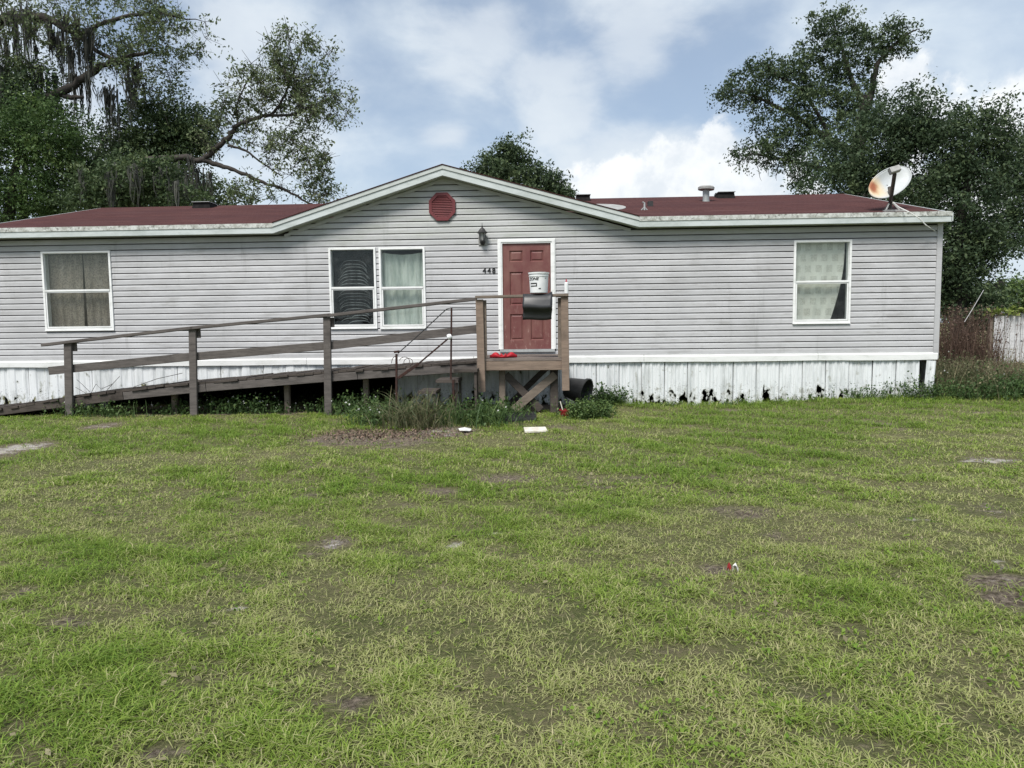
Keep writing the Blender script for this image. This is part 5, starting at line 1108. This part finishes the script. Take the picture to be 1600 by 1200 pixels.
for (px, sp, nl, h_, lab) in ((1020, 0.2, 150, 0.13, 'low weeds at the skirting near the largest broken holes'), (1115, 0.25, 180, 0.13, 'low weeds at the skirting midway between porch and right window'), (1215, 0.25, 160, 0.13, 'low weeds at the skirting left of the right window'),
                         (1300, 0.3, 420, 0.30, 'weeds at the skirting below the right window'), (1385, 0.35, 1100, 0.44, 'tall seedy weeds at the skirting right of the window'), (1440, 0.2, 400, 0.26, 'weeds at the loose corner skirting panel')):
    weed(px, 618, 60, h_, sp, 'weed_green', nl, lab, lsize=0.04, tint=(0.42, 0.26), box=(sp * 0.9, 0.07), Y=-0.17)
# bare twigs on the skirting above the ramp
tw = MB()
for (pts) in ([(118, 605), (140, 618), (165, 612), (187, 588)], [(140, 618), (150, 600), (158, 608), (176, 600)], [(120, 593), (130, 602), (140, 612)], [(205, 606), (245, 592), (285, 583)]): tw.tube([P(x_, y_, -0.09) for x_, y_ in pts], 0.005, 4)
o = tw.build('dead_vine', 'bark', None, tuple(P(140, 618, -0.09))); tag(o, 'thin dead vine twigs on the white skirting above the ramp', 'vine')

# ------------------------------------------------------------------ lawn
def scatter(n, y0, y1, half):
    y = rng.uniform(y0, y1, n); z_ = y - CAM.y; x = (rng.uniform(-1, 1, n) * (0.80 * z_ + 0.35)) - 0.045 * z_; return x, y
def blades(name, n, y0, y1, hmul, wmul, label):
    x, y = scatter(int(n * 1.25), y0, y1, 1); so, sa = spots(x, y)
    cl_ = fbm(x, y, 9.0, 6, 21)
    keep = rng.uniform(0, 1, len(x)) < np.clip(1.0 - 0.97 * sm(0.08, 0.55, so) - 0.6 * sa, 0.02, 1) * np.clip(0.62 + 0.60 * cl_, 0.08, 1) * np.clip(0.75 + 0.5 * fbm(x, y, 2.6, 8, 13), 0.25, 1)
    keep &= ~((y > -0.05)) ; x, y = x[keep], y[keep]; cl_ = cl_[keep]; so = so[keep]; n = len(x)
    g1 = fbm(x, y, 0.75, 8, 5); g2 = fbm(x, y, 2.6, 8, 13)
    g3 = fbm(x, y, 6.5, 6, 30)
    lush = np.clip(0.5 + 0.50 * g1 + 0.42 * g2 + 0.25 * g3 + 0.35 * sm(-5.5, -1.5, y) - 0.7 * so, 0, 1)
    h = hmul * (0.022 + 0.030 * lush) * rng.uniform(0.5, 1.5, n) * (1 + 0.75 * np.clip(cl_, -1, 1)); h *= 1 + 0.9 * sm(-1.0, -0.1, y)
    w_ = wmul * rng.uniform(0.6, 1.3, n); az = rng.uniform(0, 6.283, n); ln = rng.uniform(0.4, 2.6, n) ; z0 = hgt(x, y) - 0.004
    dx, dy = np.cos(az), np.sin(az); ax2 = az + rng.uniform(0.9, 2.2, n); px, py = np.cos(ax2) * w_, np.sin(ax2) * w_
    V = np.zeros((n, 5, 3))
    for j, (f, wf) in enumerate(((0.0, 0.8), (0.55, 1.0))):
        cx_ = x + dx * ln * h * f ** 1.5 * 0.8; cy_ = y + dy * ln * h * f ** 1.5 * 0.8; cz_ = z0 + h * f
        V[:, 2 * j] = np.stack([cx_ - px * wf, cy_ - py * wf, cz_], 1); V[:, 2 * j + 1] = np.stack([cx_ + px * wf, cy_ + py * wf, cz_], 1)
    V[:, 4] = np.stack([x + dx * ln * h, y + dy * ln * h, z0 + h * np.maximum(0.25, 1.0 - 0.28 * ln)], 1)
    k = np.arange(n)[:, None] * 5
    tint = np.clip(rng.normal(0.55 - 0.65 * (lush - 0.5), 0.20, n), 0, 1); dead = rng.uniform(0, 1, n) < (0.24 - 0.23 * lush); tint = np.where(dead, rng.uniform(0.75, 1, n), np.minimum(tint, 0.82))
    return tag(np_mesh(name, V.reshape(-1, 3), [k + np.array([[0, 1, 3, 2]]), k + np.array([[2, 3, 4]])], 'grass_blade', attrs={'tint': np.repeat(tint, 5)}), label, 'grass', kind='stuff')
blades('grass_blades', 250000, -11.2, -7.2, 0.95, 0.0021, 'short patchy lawn grass in the foreground')
blades('grass_blades', 260000, -7.2, 0.0, 0.95, 0.0036, 'short patchy lawn grass between the foreground and the house')
# flat thatch and broad-leaved lawn weeds
n = 90000; x, y = scatter(n, -11.2, -1.2, 1); k_ = fbm(x, y, 2.6, 8, 13) + 0.6 * rng.normal(0, 1, n) < 0.2; x, y = x[k_], y[k_]
V1, F1 = leaves_np(np.stack([x, y, hgt(x, y) + rng.uniform(0.004, 0.016, len(x))], 1), 0.05, 2.2, 0.06)
tag(np_mesh('dry_thatch', V1, [F1], 'grass_blade', attrs={'tint': np.repeat(rng.uniform(0.62, 1.0, len(x)), 4)}), 'dry straw thatch lying between the lawn blades', 'thatch', kind='stuff')
n = 9000; x, y = scatter(n, -11.2, -0.8, 1); k_ = fbm(x, y, 1.7, 8, 28) + 0.35 * rng.normal(0, 1, n) > 0.35; x, y = x[k_], y[k_]; n = len(x)
a_ = rng.uniform(0, 6.283, (n, 6)); r_ = rng.uniform(0.008, 0.035, (n, 6))
cen = np.stack([x[:, None] + r_ * np.cos(a_), y[:, None] + r_ * np.sin(a_), np.repeat(hgt(x, y)[:, None], 6, 1) + rng.uniform(0.012, 0.035, (n, 6))], -1).reshape(-1, 3)
V1, F1 = leaves_np(cen, 0.020, 1.2, 0.7); tag(np_mesh('lawn_weeds', V1, [F1], 'grass_blade', attrs={'tint': np.repeat(np.repeat(rng.uniform(0.0, 0.5, n), 6), 4)}), 'small broad-leaved weeds scattered through the lawn', 'weeds', kind='stuff')
# straw and mulch bits on the bare patch
n = 1400; c_ = G(590, 682); x = c_.x + rng.normal(0, 0.62, n); y = c_.y + rng.normal(0.15, 0.35, n); cen = np.stack([x, y, hgt(x, y) + 0.012], 1)
V1, F1 = leaves_np(cen, 0.06, 1.4, 0.25); tag(np_mesh('mulch_chips', V1, [F1], 'mulch'), 'brown mulch chips on the bare patch before the steps', 'mulch', kind='stuff')
n = 500; x, y = scatter(n, -11, -2, 1); cen = np.stack([x, y, hgt(x, y) + 0.022], 1); V1, F1 = leaves_np(cen, 0.035, 1.4, 0.55)
tag(np_mesh('fallen_leaves', V1, [F1], 'weed_straw', attrs={'tint': np.repeat(rng.uniform(0.5, 1, n), 4)}), 'dry fallen leaves scattered over the lawn', 'leaves', kind='stuff')
